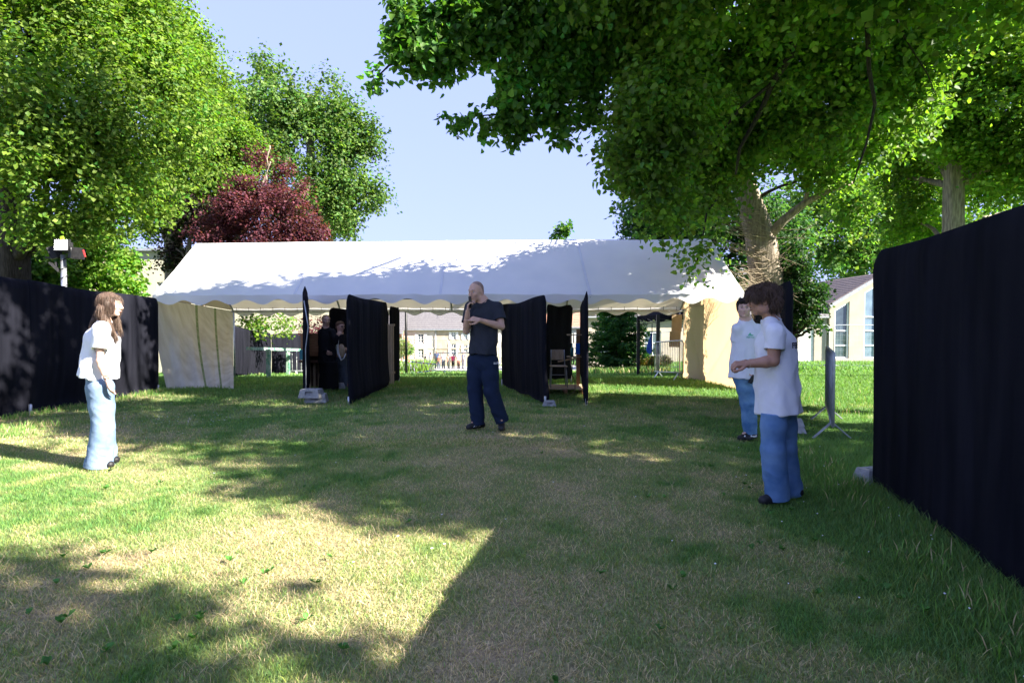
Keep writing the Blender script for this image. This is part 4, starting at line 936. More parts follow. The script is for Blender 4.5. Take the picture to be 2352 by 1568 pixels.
tag(o.obj('rubble_pile', M['concrete']), 'small heap of pale rubble under the white barrier', 'rubble', kind='stuff')
screen('sunlit black cloth panel behind the curtain left rear', (-8.95, 18.3), (-10.1, 23.8), (1.42, 1.13), (-.45, -.6), 21, fold=.10, bulge=.12, flip=True, group='rear black cloth fence')
screen('folded black cloth panel behind the green rail', (-10.1, 23.9), (-8.4, 26.2), (1.1, 1.15), (-1.0, -1.1), 22, fold=.10, group='rear black cloth fence')
screen('pale sunlit cloth panel left of the booth cabinet', (-8.4, 26.3), (-6.0, 27.2), (1.2, 1.4), (-1.1, -1.2), 23, fold=.05, group='rear black cloth fence')
o = B().tube([(a(933, 800, 24).x, 24, G(-4.5, 24) - .1), (a(933, 800, 24).x, 24, 3.0)], .055, 12).obj('black_post', M['black_metal'], smooth=True); tag(o, 'black metal post standing in the lawn behind the tent', 'post')
def wire_fence(label, A, Bp, H=2.0, m='galv'):
    A = Vector(g_(*A)); Bp = Vector(g_(*Bp)); d = (Bp - A).normalized(); up = Vector((0, 0, 1)); t = E('mesh_fence', A.lerp(Bp, .5), label, 'fence', 'temporary wire mesh fences'); r = .12
    A2, B2 = A + up * .08, Bp + up * .08
    pts = [A2, A2 + up * (H - r), A2 + up * H + d * r, B2 + up * H - d * r, B2 + up * (H - r), B2, A2]
    B().tube(pts, .021, 8).obj('frame', M[m], t, smooth=True); b = B(); L = (Bp - A).length; k = int(L / .16)
    for i in range(1, k): p = A2.lerp(B2, i / k); b.bar(p, p + up * H, .004, .004)
    for j in range(1, 8): b.bar(A2 + up * H * j / 8, B2 + up * H * j / 8, .004, .004)
    b.obj('wire_mesh', M[m], t)
    for p in (A, Bp): B().box(p + up * .06, (.22, .6, .12)).obj('foot', M['concrete'], t)
    return t
wire_fence('wire mesh fence panel in front of the glazed gable', (15.85, 28), (19.5, 28.1), m='galv_dull')
wire_fence('wire mesh fence panel in front of the white shutter', (12.4, 29), (15.62, 28), m='galv_dull')
wire_fence('wire mesh fence panel behind the flag', (8.33, 32), (11.5, 32))
wire_fence('wire mesh fence panel behind the fir', (4.7, 32), (8.2, 32))
wire_fence('wire mesh fence panel left of the black post', (-11, 35), (-7.5, 36)); wire_fence('wire mesh fence panel right of the black post', (-7.4, 36), (-4, 36))
tp_ = E('barrier_tape', g_(-6, 33), 'red white and blue tape strung in two lines behind the tent', 'tape')
for (y0, y1) in ((822, 836), (857, 850)):
    for i in range(24):
        t0, t1 = i / 24, (i + 1) / 24; P1 = a(900 + t0 * 100, y0 + (y1 - y0) * t0 + 2.0 * math.sin(t0 * math.pi), 27 + t0); P2 = a(900 + t1 * 100, y0 + (y1 - y0) * t1 + 2.0 * math.sin(t1 * math.pi), 27 + t1)
        B().bar(P1, P2, .008, .05).obj('band', M[('tape_w', 'tape_r', 'tape_w', 'tape_b')[i % 4]], tp_)
o = B().tube([a(880, 868, 23), a(1000, 867.5, 23.5), a(1085, 865, 24)], .012, 5).obj('ground_cord', M['white']); tag(o, 'thin white cord stretched low over the lawn behind the man', 'cord')
o = B().tube([a(1340, 867, 22.5), a(1420, 868, 22.5), a(1500, 866, 22.5)], .012, 5).obj('ground_cord', M['white']); tag(o, 'thin white cord stretched low in front of the fir', 'cord')
# black gazebo, cardboard, flag
gp = E('gazebo', g_(6, 19.5), 'black pop up gazebo behind the right end of the marquee', 'gazebo')
gx0, gx1, gy0, gy1 = 4.62, 7.5, 18.0, 20.8; ap = Vector(((gx0 + gx1) / 2, (gy0 + gy1) / 2, 2.5)); gzt = 1.78
cs = [Vector((gx0, gy0, gzt)), Vector((gx1, gy0, gzt)), Vector((gx1, gy1, gzt)), Vector((gx0, gy1, gzt))]
b = B()
for i in range(4): b.add([cs[i], cs[(i + 1) % 4], ap], [[0, 1, 2]])
b.obj('canopy', M['black_cloth'], gp)
for i in range(4):
    p, q = cs[i], cs[(i + 1) % 4]; P = []
    for k in range(60):
        u = k / 59; w = p.lerp(q, u); P.append([tuple(w), tuple(w - Vector((0, 0, .16 + .05 * math.sin(u * 6 * math.pi * 2))))])
    B().grid(np.array(P)).obj('valance', M['black_cloth'], gp, smooth=True)
    B().box((p.x, p.y, (gzt + G(p.x, p.y)) / 2), (.11, .06, gzt - G(p.x, p.y))).obj('leg', M['black_metal'], gp)
    m1 = p.lerp(q, .5); B().bar(p - Vector((0, 0, .12)), m1 - Vector((0, 0, .3)), .02, .02).obj('truss', M['black_metal'], gp); B().bar(m1 - Vector((0, 0, .12)), q - Vector((0, 0, .3)), .02, .02).obj('truss', M['black_metal'], gp)
for lab, px0, px1, py0, py1, yy in (('upper cardboard sheet fixed to the tent leg', 1543, 1566, 722, 761, 16.35), ('lower cardboard sheet fixed to the tent leg', 1538, 1563, 761, 797, 16.3)):
    p1, p2 = at(px0, py0, yy), at(px1, py1, yy); o = B().box((p1 + p2) / 2, (abs(p2.x - p1.x), .012, abs(p1.z - p2.z)), ry=.03).obj('cardboard_sheet', M['cardboard']); tag(o, lab, 'cardboard')
fl = E('beach_flag', g_(a(1497, 850, 19).x, 19), 'thin pole with a drooping blue pennant right of the fir', 'flag'); q = a(1497, 860, 19)
B().tube([(q.x, 19, G(q.x, 19)), (q.x, 19, 1.5)], .014, 6).obj('pole', M['black_metal'], fl, smooth=True)
P = []
for k in range(10):
    v = k / 9; w = .02 + .17 * math.sin(min(1, v * 1.15) * math.pi / 2) * (1 if v < .85 else (1 - v) / .15 * .8 + .2)
    P.append([(q.x - w * t, 19 + .02 * math.sin(t * 5 + v * 3), 1.28 - v * .72 - .1 * t) for t in (0, .33, .66, 1)])
B().grid(np.array(P)).obj('pennant', M['blue_flag'], fl, smooth=True)
# light mast behind the left fence
lp = at(147, 650, 11.9); lm = E('light_mast', g_(lp.x, 11.9), 'steel mast with four floodlights, the top one lit, behind the left fence', 'light mast')
B().tube([(lp.x, 11.9, G(lp.x, 11.9)), (lp.x, 11.9, at(147, 585, 11.9).z)], .05, 14).obj('pole', M['galv'], lm, smooth=True)
b = B(); r = random.Random(2); pts = []
for k in range(60): t = k / 59; pts.append((lp.x + .062 * math.cos(t * 34), 11.9 + .062 * math.sin(t * 34), 1.9 + 1.0 * t))
b.tube(pts, .008, 5); b.obj('cable', M['black_metal'], lm, smooth=True)
c = at(140, 562, 11.75); M['lamp'] = mat('lit_led_panel', (1, 1, 1), .5, c2=(.98, .98, .95), scale=9, emit=(1.0, .95, .85, 9.0))
def flood(c, w, h, dep, rz, rx, lit, lens=None):
    from mathutils import Euler, Matrix
    c = Vector(c); m = Euler((rx, 0, rz)).to_matrix()
    f = B()
    vs = [c + m @ Vector((x * w / 2, y, z * h / 2)) for (y, k) in ((0, 1), (dep * .5, 1), (dep, .55)) for x, z in ((-k, -k), (k, -k), (k, k), (-k, k))]
    f.add(vs, [[0, 1, 2, 3], [8, 11, 10, 9]] + [[i + k * 4, (i + 1) % 4 + k * 4, (i + 1) % 4 + 4 + k * 4, i + 4 + k * 4] for k in (0, 1) for i in range(4)])
    fo = f.obj('floodlight', M['black_metal'], lm)
    g2 = B(); g2.add([c + m @ Vector((x * w * .41, -.006, z * h * .39)) for x, z in ((-1, -1), (1, -1), (1, 1), (-1, 1))], [[0, 1, 2, 3]]); g2.obj('lens', M['lamp'] if lit else M[lens or 'glass'], fo)
    for k in range(7):
        B().box(c + m @ Vector(((-.42 + k * .14) * w, dep * 1.02, 0)), (.008, dep * .5, h * .6), rz=rz).obj('cooling_fin', M['black_metal'], fo) if k in (0, 6) else None
    return fo
flood(c, .31, .25, .12, 0, -.05, True)
M['red'] = mat('red_lens_rim', (.5, .03, .03), .5, c2=(.55, .04, .04), scale=5)
flood(at(112, 583, 11.9), .26, .24, .22, -.9, .35, False); flood(at(180, 583, 11.85), .26, .22, .24, 1.1, .3, False, 'black_metal'); flood(at(123, 615, 11.9), .22, .24, .06, -1.0, .7, False)
B().bar(at(191, 574, 11.7), at(196, 590, 11.7), .02, .02).obj('red_rim', M['red'], lm)
B().bar(at(105, 592, 12), at(190, 590, 12), .04, .04).obj('cross_arm', M['black_metal'], lm)
B().bar(at(125, 612, 12), at(147, 622, 12), .03, .03).obj('cross_arm', M['black_metal'], lm)
# ------------------------------------------------------------------ people
class SDF:
    def __init__(s, lo, hi, vx):
        s.lo = np.array(lo, float); s.vx = vx; s.n = np.ceil((np.array(hi) - s.lo) / vx).astype(int) + 1
        s.f = np.full(s.n, .2, np.float32)
    def _sub(s, lo, hi, pad):
        a = np.maximum(0, np.floor((np.minimum(lo, hi) - pad - s.lo) / s.vx).astype(int)); b = np.minimum(s.n, np.ceil((np.maximum(lo, hi) + pad - s.lo) / s.vx).astype(int) + 1)
        if (b <= a).any(): return None
        ax = [s.lo[i] + s.vx * np.arange(a[i], b[i], dtype=np.float32) for i in range(3)]
        return (slice(a[0], b[0]), slice(a[1], b[1]), slice(a[2], b[2])), ax[0][:, None, None], ax[1][None, :, None], ax[2][None, None, :]
    def _mix(s, sl, d, k, sub):
        f = s.f[sl]
        if sub:
            d = -d; h = np.clip(.5 - .5 * (f - d) / k, 0, 1) if k > 0 else (d > f).astype(np.float32); s.f[sl] = f * (1 - h) + d * h + k * h * (1 - h)
        else:
            h = np.clip(.5 + .5 * (f - d) / k, 0, 1) if k > 0 else (d < f).astype(np.float32); s.f[sl] = f * (1 - h) + d * h - k * h * (1 - h)
    def cone(s, a, b, ra, rb, k=.012, ratio=1.0, fwd=None, cut=False, cuta=False, sub=False):
        """tapered capsule; ratio<1 squeezes along fwd (horizontal)"""
        a = np.array(a, float); b = np.array(b, float); r = max(ra, rb); q = s._sub(a, b, r + k * 2 + .02)
        if q is None: return
        sl, X, Y, Z = q; X = X - a[0]; Y = Y - a[1]; Z = Z - a[2]; d = b - a
        if ratio != 1.0:
            fx, fy = fwd; m = math.hypot(fx, fy); fx /= m; fy /= m
            u = X * fy - Y * fx; v = (X * fx + Y * fy) / ratio; X, Y = u, v
            d = np.array([d[0] * fy - d[1] * fx, (d[0] * fx + d[1] * fy) / ratio, d[2]])
        dd = float(d @ d) + 1e-9; t = (X * d[0] + Y * d[1] + Z * d[2]) / dd; tc = np.clip(t, 0, 1)
        D = np.sqrt((X - tc * d[0]) ** 2 + (Y - tc * d[1]) ** 2 + (Z - tc * d[2]) ** 2) - (ra + (rb - ra) * tc)
        if ratio != 1.0: D = D * (.5 + .5 * ratio)
        if cut: D = np.maximum(D, (t - 1) * math.sqrt(dd))
        if cuta: D = np.maximum(D, -t * math.sqrt(dd))
        s._mix(sl, D.astype(np.float32), k, sub)
    def chain(s, pts, rs, k=.012, **kw):
        for i in range(len(pts) - 1): s.cone(pts[i], pts[i + 1], rs[i], rs[i + 1], k, **kw)
    def ell(s, c, r, fr=None, k=.012, sub=False):
        """ellipsoid; fr = (right, fwd, up) axes"""
        c = np.array(c, float); q = s._sub(c, c, max(r) + 2 * k + .01)
        if q is None: return
        sl, X, Y, Z = q; X = X - c[0]; Y = Y - c[1]; Z = Z - c[2]; fr = fr or ((1, 0, 0), (0, 1, 0), (0, 0, 1))
        m = min(r); v = [(X * e[0] + Y * e[1] + Z * e[2]) / r[i] for i, e in enumerate(fr)]
        D0 = np.sqrt(v[0] ** 2 + v[1] ** 2 + v[2] ** 2); D1 = np.sqrt((v[0] / r[0]) ** 2 + (v[1] / r[1]) ** 2 + (v[2] / r[2]) ** 2) + 1e-6
        s._mix(sl, (D0 * (D0 - 1) / D1).astype(np.float32), k, sub)
    def mesh(s):
        F = s.f; ins = F < 0; n = np.array(F.shape)
        c = [ins[i:n[0] - 1 + i, j:n[1] - 1 + j, k:n[2] - 1 + k] for i in (0, 1) for j in (0, 1) for k in (0, 1)]
        al = np.logical_and.reduce(c); an = np.logical_or.reduce(c); I, J, K = np.nonzero(an & ~al); m = len(I)
        idx = -np.ones(n - 1, np.int32); idx[I, J, K] = np.arange(m)
        P = np.zeros((m, 3)); C = np.zeros(m)
        off = [(i, j, k) for i in (0, 1) for j in (0, 1) for k in (0, 1)]; val = {o: F[I + o[0], J + o[1], K + o[2]] for o in off}
        for o in off:
            for ax in range(3):
                if o[ax] == 0:
                    q = list(o); q[ax] = 1; q = tuple(q); a, b = val[o], val[q]; cr = (a < 0) != (b < 0); t = np.where(cr, a / np.where(cr, a - b, 1), 0)
                    p = np.tile(np.array(o, float), (m, 1)); p[:, ax] += t; P += p * cr[:, None]; C += cr
        V = (P / C[:, None] + np.stack([I, J, K], -1)) * s.vx + s.lo
        Q = []
        for ax in range(3):
            sa = [slice(1, -1)] * 3; sb = [slice(1, -1)] * 3; sa[ax] = slice(0, -1); sb[ax] = slice(1, None)
            a, b = ins[tuple(sa)], ins[tuple(sb)]; st = [1, 1, 1]; st[ax] = 0
            for flag in (True, False):
                w = np.nonzero(a & ~b if flag else ~a & b); w = [w[i] + st[i] for i in range(3)]
                u, v = (ax + 1) % 3, (ax + 2) % 3
                def g(du, dv):
                    z = [w[0].copy(), w[1].copy(), w[2].copy()]; z[u] -= du; z[v] -= dv; return idx[z[0], z[1], z[2]]
                q = np.stack([g(1, 1), g(0, 1), g(0, 0), g(1, 0)], -1)
                Q.append(q if flag else q[:, ::-1])
        return V, np.concatenate(Q)
def vnorm(V, Q):
    n = np.cross(V[Q[:, 2]] - V[Q[:, 0]], V[Q[:, 3]] - V[Q[:, 1]]); N = np.zeros_like(V)
    for k in range(4): np.add.at(N, Q[:, k], n)
    return N / (np.linalg.norm(N, axis=1)[:, None] + 1e-9)
def unit(v): v = np.array(v, float); return v / np.linalg.norm(v)

def cloth_mat(name, c, v=.08, bump=.3, sc=9, c2=None, stretch=None):
    return mat(name, tuple(np.array(c) * (1 - v)), .85, c2=c2 or tuple(np.array(c) * (1 + v)), scale=sc, bump=bump, bscale=380, spec=.15, stretch=stretch)
M['skin'] = mat('skin', (.50, .30, .22), .5, c2=(.56, .34, .25), scale=14, bump=.08, bscale=90, spec=.35)
M['skin_tan'] = mat('tanned_skin', (.36, .19, .13), .5, c2=(.42, .23, .16), scale=14, bump=.08, bscale=90, spec=.35)
M['skin_light'] = mat('light_skin', (.60, .38, .30), .5, c2=(.66, .42, .33), scale=14, bump=.08, bscale=90, spec=.35)
M['lip'] = mat('lip', (.36, .14, .12), .4, c2=(.4, .16, .14), scale=30)
M['tee_white'] = mat('white_cotton', (.74, .76, .83), .9, c2=(.79, .80, .86), scale=3, bump=.2, bscale=400, spec=.15, trans=.08)
M['tee_dark'] = cloth_mat('charcoal_cotton', (.030, .034, .046))
M['tee_black'] = cloth_mat('black_cotton', (.012, .012, .014))
M['jeans_light'] = cloth_mat('light_blue_denim', (.13, .20, .31), c2=(.22, .30, .42), sc=6)
M['jeans_mid'] = cloth_mat('mid_blue_denim', (.08, .175, .36), c2=(.16, .28, .48), sc=5)
M['jeans_blue'] = cloth_mat('blue_denim', (.07, .18, .36), c2=(.18, .33, .50), sc=7)
M['track'] = cloth_mat('navy_track_trousers', (.012, .022, .05))
M['grey_denim'] = cloth_mat('grey_denim', (.10, .12, .15))
M['shoe_black'] = mat('black_shoe', (.012, .012, .014), .5, c2=(.02, .02, .022), scale=20, bump=.2)
M['shoe_sole'] = mat('shoe_sole', (.05, .05, .055), .7, c2=(.08, .08, .08), scale=20)
M['shoe_white'] = mat('white_shoe', (.68, .68, .68), .5, c2=(.75, .75, .75), scale=20, bump=.1)
def hairmat(name, c, c2): return mat(name, c, .5, c2=c2, scale=30, stretch=(4, 4, .6), spec=.4)
M['hair_brown'] = hairmat('brown_hair', (.05, .028, .018), (.12, .07, .045)); M['hair_long'] = hairmat('light_brown_hair', (.065, .040, .028), (.125, .080, .055))
M['hair_dark'] = hairmat('dark_hair', (.015, .011, .009), (.03, .02, .016)); M['hair_ginger'] = hairmat('ginger_hair', (.30, .16, .07), (.42, .25, .12)); M['hair_mid'] = hairmat('mid_brown_hair', (.10, .05, .03), (.17, .09, .055))
M['stubble'] = mat('shaved_scalp_stubble', (.24, .16, .13), .6, c2=(.2, .13, .11), scale=40)
M['eye'] = mat('eyeball', (.38, .33, .3), .25, c2=(.42, .37, .34), scale=30); M['iris'] = mat('iris', (.03, .02, .015), .2, c2=(.04, .03, .02), scale=30)

def frame(face, tilt=0.0, roll=0.0):
    f = unit((face[0], face[1], 0)); r = np.array([f[1], -f[0], 0]); u = np.array([0, 0, 1.0])
    f2 = f * math.cos(tilt) + u * math.sin(tilt); u2 = np.cross(r, f2); u2 *= np.sign(u2[2])
    if roll: r, u2 = r * math.cos(roll) + u2 * math.sin(roll), u2 * math.cos(roll) - r * math.sin(roll)
    return r, f2, u2
def head_sdf(S_, c, fr, k=1.0, fem=False):
    r, f, u = fr; P = lambda a, b, d: np.array(c) + (r * a + f * b + u * d) * k
    E_ = lambda p, rad, kk=.012, sub=False: S_.ell(p, [q * k for q in rad], fr, kk * k, sub)
    E_(P(0, -.012, .035), (.076, .094, .086)); E_(P(0, .02, .0), (.068, .072, .085), .03); E_(P(0, .028, -.055), (.052, .058, .058), .03)
    E_(P(0, .068, -.098), (.022, .018, .017), .02)
    for s in (-1, 1):
        E_(P(s * .052, .0, -.07), (.014, .035, .03), .03); E_(P(s * .04, .066, -.022), (.022, .02, .02), .02)
        E_(P(s * .031, .098, .008), (.018, .017, .013), .014, True)
        E_(P(s * .078, -.012, -.012), (.010, .018, .031), .006); E_(P(s * .088, -.004, -.012), (.006, .009, .015), .004, True)
        E_(P(s * .014, .100, -.036), (.009, .009, .008), .006)
    S_.cone(P(-.036, .080, .030), P(0, .089, .026), .011 * k, .011 * k, .014 * k); S_.cone(P(.036, .080, .030), P(0, .089, .026), .011 * k, .011 * k, .014 * k)
    S_.cone(P(0, .088, .018), P(0, .113, -.030), .008 * k, .0115 * k, .008 * k)
    E_(P(0, .090, -.060), (.024, .013, .006), .006); E_(P(0, .087, -.072), (.020, .012, .006), .006)
def hand_sdf(S_, wr, d, nrm, side, curl=.5, k=1.0, point=False, spread=.35, thumb=.6):
    """d: direction wrist->fingers, nrm: palm normal (side the fingers close to), side: +1/-1 which side the thumb is on along d x nrm"""
    d = unit(d); nrm = unit(np.array(nrm) - d * float(np.dot(nrm, d))); w = np.cross(d, nrm) * side; wr = np.array(wr)
    Ls = (.074, .080, .074, .060)
    for i in range(4):
        o = (1.5 - i) * .0195; kn = wr + (d * (.088 - .004 * abs(i - 1)) + w * o * 1.0) * k
        S_.cone(wr + (w * o * .55 + d * .012) * k, kn, .0145 * k, .0105 * k, .008 * k)
        a = curl * (.55 if (point and i == 0) else 1); a = 0.05 if (point and i == 0) else a
        dd = unit(d + w * (1.5 - i) * .10 * spread); p = kn; ang = 0
        for j, (fr_, rr) in enumerate(((.45, .0092), (.30, .0084), (.25, .0074))):
            ang += a * (.8 if j == 0 else 1.0); e = dd * math.cos(ang) + nrm * math.sin(ang); q = p + e * Ls[i] * fr_ * 1.25 * k
            S_.cone(p, q, rr * k, (rr - .0008) * k, .002 * k); p = q
    t0 = wr + (d * .022 + w * .024 + nrm * .006) * k; t1 = t0 + (d * .030 + w * .026 + nrm * .012) * k; t2 = t1 + (d * .030 + w * .010 * (1 - thumb) + nrm * .018 * thumb) * k; t3 = t2 + (d * .024 - w * .006 * thumb + nrm * .012 * thumb) * k
    S_.chain([t0, t1, t2, t3], [.0145 * k, .0115 * k, .010 * k, .008 * k], .005 * k)
def ribbons(name, V, N, n, L, w, mat_, parent, seed, down=.5, jit=.18, base=None, comb=None, lift=.16):
    """loose hair strands standing on a hair shell"""
    r = np.random.RandomState(seed); i = r.choice(len(V), n); P = V[i]; dn = np.array([0, 0, -1.0]) + (0 if comb is None else np.array(comb)); Tn = dn - N[i] * (N[i] @ dn)[:, None]
    D = N[i] * lift + Tn * down * 1.6 + r.randn(n, 3) * jit * .5
    D /= np.linalg.norm(D, axis=1)[:, None]; s = np.cross(D, r.randn(n, 3)); s /= np.linalg.norm(s, axis=1)[:, None]; s *= w / 2
    l = L * (.5 + r.rand(n, 1)); g = np.array([0, 0, -1.0]) * down
    A = P - D * .004; B_ = P + D * l * .5 + g * l * .15; C = P + D * l * .8 + g * l * .6
    Q = np.stack([A - s, A + s, B_ + s * .8, B_ - s * .8, C], 1).reshape(-1, 3); k = np.arange(n)[:, None] * 5
    F = np.concatenate([k + [0, 1, 2], k + [0, 2, 3], k + [3, 2, 4]])
    return mesh_np(name, Q + np.array(wloc(parent)), F, mat_, parent, smooth=True)
def sd_obj(S_, name, m, root, fold=None):
    V, Q = S_.mesh()
    if fold is not None: V = V + vnorm(V, Q) * fold(V)[:, None]
    o = mesh_np(name, V + np.array(root.location), Q, m, root, smooth=True); return o, V, Q
def print_on(target, text, centre, right, up, d, size, m, name, parent, off=.003, align='CENTER', extr=0):
    """lettering laid on the surface of a garment (local coordinates)"""
    cu = bpy.data.curves.new('t', 'FONT'); cu.body = text; cu.size = size; cu.align_x = align; cu.align_y = 'CENTER'; cu.offset = size * .02
    t = bpy.data.objects.new('t', cu); COL.objects.link(t); dg = bpy.context.evaluated_depsgraph_get(); me = bpy.data.meshes.new_from_object(t.evaluated_get(dg)); bpy.data.objects.remove(t)
    V = np.array([v.co[:] for v in me.vertices]); F = [list(p.vertices) for p in me.polygons]
    return lay(target, V, F, centre, right, up, d, m, name, parent, off)
def lay(target, V, F, centre, right, up, d, m, name, parent, off=.003):
    bv = BVHTree.FromPolygons([v.co[:] for v in target.data.vertices], [list(p.vertices) for p in target.data.polygons])
    right, up, d = unit(right), unit(up), unit(d); out = []
    for v in V:
        p = np.array(centre) + right * v[0] + up * v[1] - d * .4; h = bv.ray_cast(Vector(p), Vector(d)); q = np.array(h[0]) if h[0] is not None else np.array(centre) + right * v[0] + up * v[1]
        out.append(q - d * off)
    return mesh_np(name, np.array(out) + np.array(wloc(parent)), F, m, parent, smooth=False)

def person(label, px0, gy, s, j, o, vx=.0055):
    """j: joints as (px, py, depth offset); o: options"""
    Y = FPX / s; og = at(px0, gy, Y); og.z = G(og.x, Y); root = E('person', og, label, 'person', o.get('group'))
    J = {k: np.array(at(v[0], v[1], Y + v[2]) - og) for k, v in j.items()}
    k = o.get('k', 1.0); f = o['face']; bf = o.get('body', f); fr = frame(f, o.get('tilt', 0), o.get('roll', 0)); lat = frame(bf)[0]
    allp = np.array(list(J.values())); lo = allp.min(0) - .22; hi = allp.max(0) + .22; lo[2] = -.02; hi[2] = J['head'][2] + .16
    hs = o.get('hs', 1.0) * k; sk = M[o.get('skin', 'skin')]; fem = o.get('fem', False)
    # body
    S_ = SDF(lo, hi, vx); head_sdf(S_, J['head'], fr, hs)
    hb = J['head'] - fr[2] * .045 * hs - fr[1] * .02 * hs
    S_.cone(hb, J['neck'], .052 * k * o.get('nk', 1), .058 * k * o.get('nk', 1), .025)
    pel = (J['hipL'] + J['hipR']) / 2; ch = (J['shL'] + J['shR']) / 2 * .7 + pel * .3
    S_.cone(J['neck'], ch, .075 * k, .12 * k, .05, ratio=.62, fwd=bf); S_.cone(ch, pel, .135 * k, .14 * k, .05, ratio=.62, fwd=bf)
    for q in 'LR':
        sh, el, wr = J['sh' + q], J['el' + q], J['wr' + q]; a = o.get('arm', 1.0) * k
        S_.cone(J['neck'] - [0, 0, .03], sh, .045 * k, .052 * k, .04); mid = sh * .55 + el * .45
        S_.chain([sh, mid, el], [.052 * a, .046 * a, .037 * a], .012); m2 = el * .7 + wr * .3
        S_.chain([el, m2, wr], [.037 * a, .040 * a, .025 * a], .012)
        h = o['hand' + q]; hand_sdf(S_, wr, h[0], h[1], h[2], h[3], k * o.get('hk', 1), *(h[4:]))
        S_.chain([J['hip' + q], J['kn' + q], J['an' + q]], [.075 * k, .05 * k, .036 * k], .02)
        S_.cone(J['an' + q], J['an' + q] * .6 + J['toe' + q] * .4 + [0, 0, .012], .026 * k, .016 * k, .01)
    body, bV, bQ = sd_obj(S_, 'body', sk, root)
    # eyes, brows, lips
    r, ff, u = fr; P = lambda a, b, d: J['head'] + (r * a + ff * b + u * d) * hs
    if o.get('eyes', True):
        for sd in (-1, 1):
            b = B().sph(tuple(P(sd * .031, .081, .008) + np.array(og)), .0115 * hs, 10, 8); ey = b.obj('eye', M['eye'], root, smooth=True)
            B().sph(tuple(P(sd * .031, .0895, .007) + np.array(og)), .0052 * hs, 8, 6).obj('iris', M['iris'], ey, smooth=True)
            B().tube([tuple(P(sd * .014, .096, .027) + np.array(og)), tuple(P(sd * .030, .094, .033) + np.array(og)), tuple(P(sd * .048, .080, .028) + np.array(og))], .0033 * hs, 6).obj('eyebrow', M[o.get('brow', 'hair_dark')], root, smooth=True)
        B().sph(tuple(P(0, .0925, -.066) + np.array(og)), (.001, .001, .001), 4, 3)
        lp_ = B(); lp_.tube([tuple(P(x_, .103 - x_ * x_ * 22, -.0655) + np.array(og)) for x_ in (-.023, -.012, 0, .012, .023)], .0028 * hs, 6); lp_.obj('lips', M['lip'], root, smooth=True)
    # trousers
    if o.get('trousers'):
        m_, th, kn, hem = o['trousers']; T_ = SDF([lo[0], lo[1], -.02], [hi[0], hi[1], max(J['hipL'][2], J['hipR'][2]) + .3], vx)
        wa = pel + [0, 0, .13 * k]
        T_.cone(wa, pel, .148 * k * o.get('waist', 1), .158 * k * o.get('waist', 1), .03, ratio=.70, fwd=bf, cuta=True)
        for q in 'LR':
            h0 = J['hip' + q]; a_ = J['an' + q] + unit(J['an' + q] - J['kn' + q]) * o.get('hemx', .03)
            T_.chain([h0 - [0, 0, .0], h0 * .5 + J['kn' + q] * .5, J['kn' + q]], [th * 1.06, (th + kn) / 2 * 1.02, kn], .03)
            T_.cone(J['kn' + q], a_, kn, hem, .02, cut=True)
        if o.get('top'):
            zz = T_.lo[2] + T_.vx * np.arange(T_.n[2]); T_.f = np.maximum(T_.f, (zz - o['top'][2] - .004)[None, None, :].astype(np.float32))
        z0, z1 = J['anL'][2], pel[2]
        def fold(V):
            a = V[:, 2]; w = .35 + .65 * np.exp(-((a - z0 - .06) / .13) ** 2) + .4 * np.exp(-((a - (z0 + z1) / 2) / .1) ** 2)
            x_, y_ = V[:, 0], V[:, 1]; rg = .35 - np.abs(n3(x_ * 9 + a * 5 + 3, y_ * 9, a * 13 + x_ * 7))
            return o.get('tf', .010) * w * (1.2 * rg + .8 * fbm(x_ * 7 + 3, y_ * 7, a * 9, 3)) + .006 * fbm(x_ * 5, y_ * 5, a * 2, 2)
        tro, tV, tQ = sd_obj(T_, 'trousers', M[m_], root, fold)
    # top
    if o.get('top'):
        m_, lo_, hem, slv = o['top']; T_ = SDF([lo[0], lo[1], hem - .1], [hi[0], hi[1], J['neck'][2] + .12], vx)
        hp = pel.copy(); hp[2] = hem; hp = hp + np.array(o.get('hemshift', (0, 0, 0))); hp[2] = hem
        T_.cone(J['neck'] + [0, 0, .01], ch + [0, 0, .05], .085 * k, .150 * k * lo_, .05, ratio=.66, fwd=bf)
        T_.cone(ch + [0, 0, .05], hp, .152 * k * lo_, .160 * k * lo_ * o.get('flare', 1), .03, ratio=o.get('dr', .72), fwd=bf, cut=True)
        for q in 'LR':
            sh, el = J['sh' + q], J['el' + q]; e = sh + (el - sh) * slv[0]
            T_.cone(J['neck'] - [0, 0, .035], sh, .060 * k, .064 * k, .04); T_.cone(sh, e, .068 * k * slv[2], slv[1] * k, .03, cut=True)
            if slv[0] < .95: T_.cone(sh * .3 + e * .7, e + (e - sh) * .1, (slv[1] - .014) * k, (slv[1] - .010) * k, .003, sub=True)
            if len(slv) > 3: T_.chain([el, J['wr' + q]], [slv[1] * k, slv[3] * k], .02)
        # neckline and open hem
        T_.cone(J['neck'] + [0, 0, .0], J['neck'] + [0, 0, .12], .066 * k * o.get('nk', 1), .09 * k, .006, sub=True)
        rr_ = .160 * k * lo_ * o.get('flare', 1) - .022; T_.cone(hp + [0, 0, .025], hp - [0, 0, .05], rr_ - .01, rr_, .006, ratio=o.get('dr', .72), fwd=bf, sub=True)
        z0 = hem
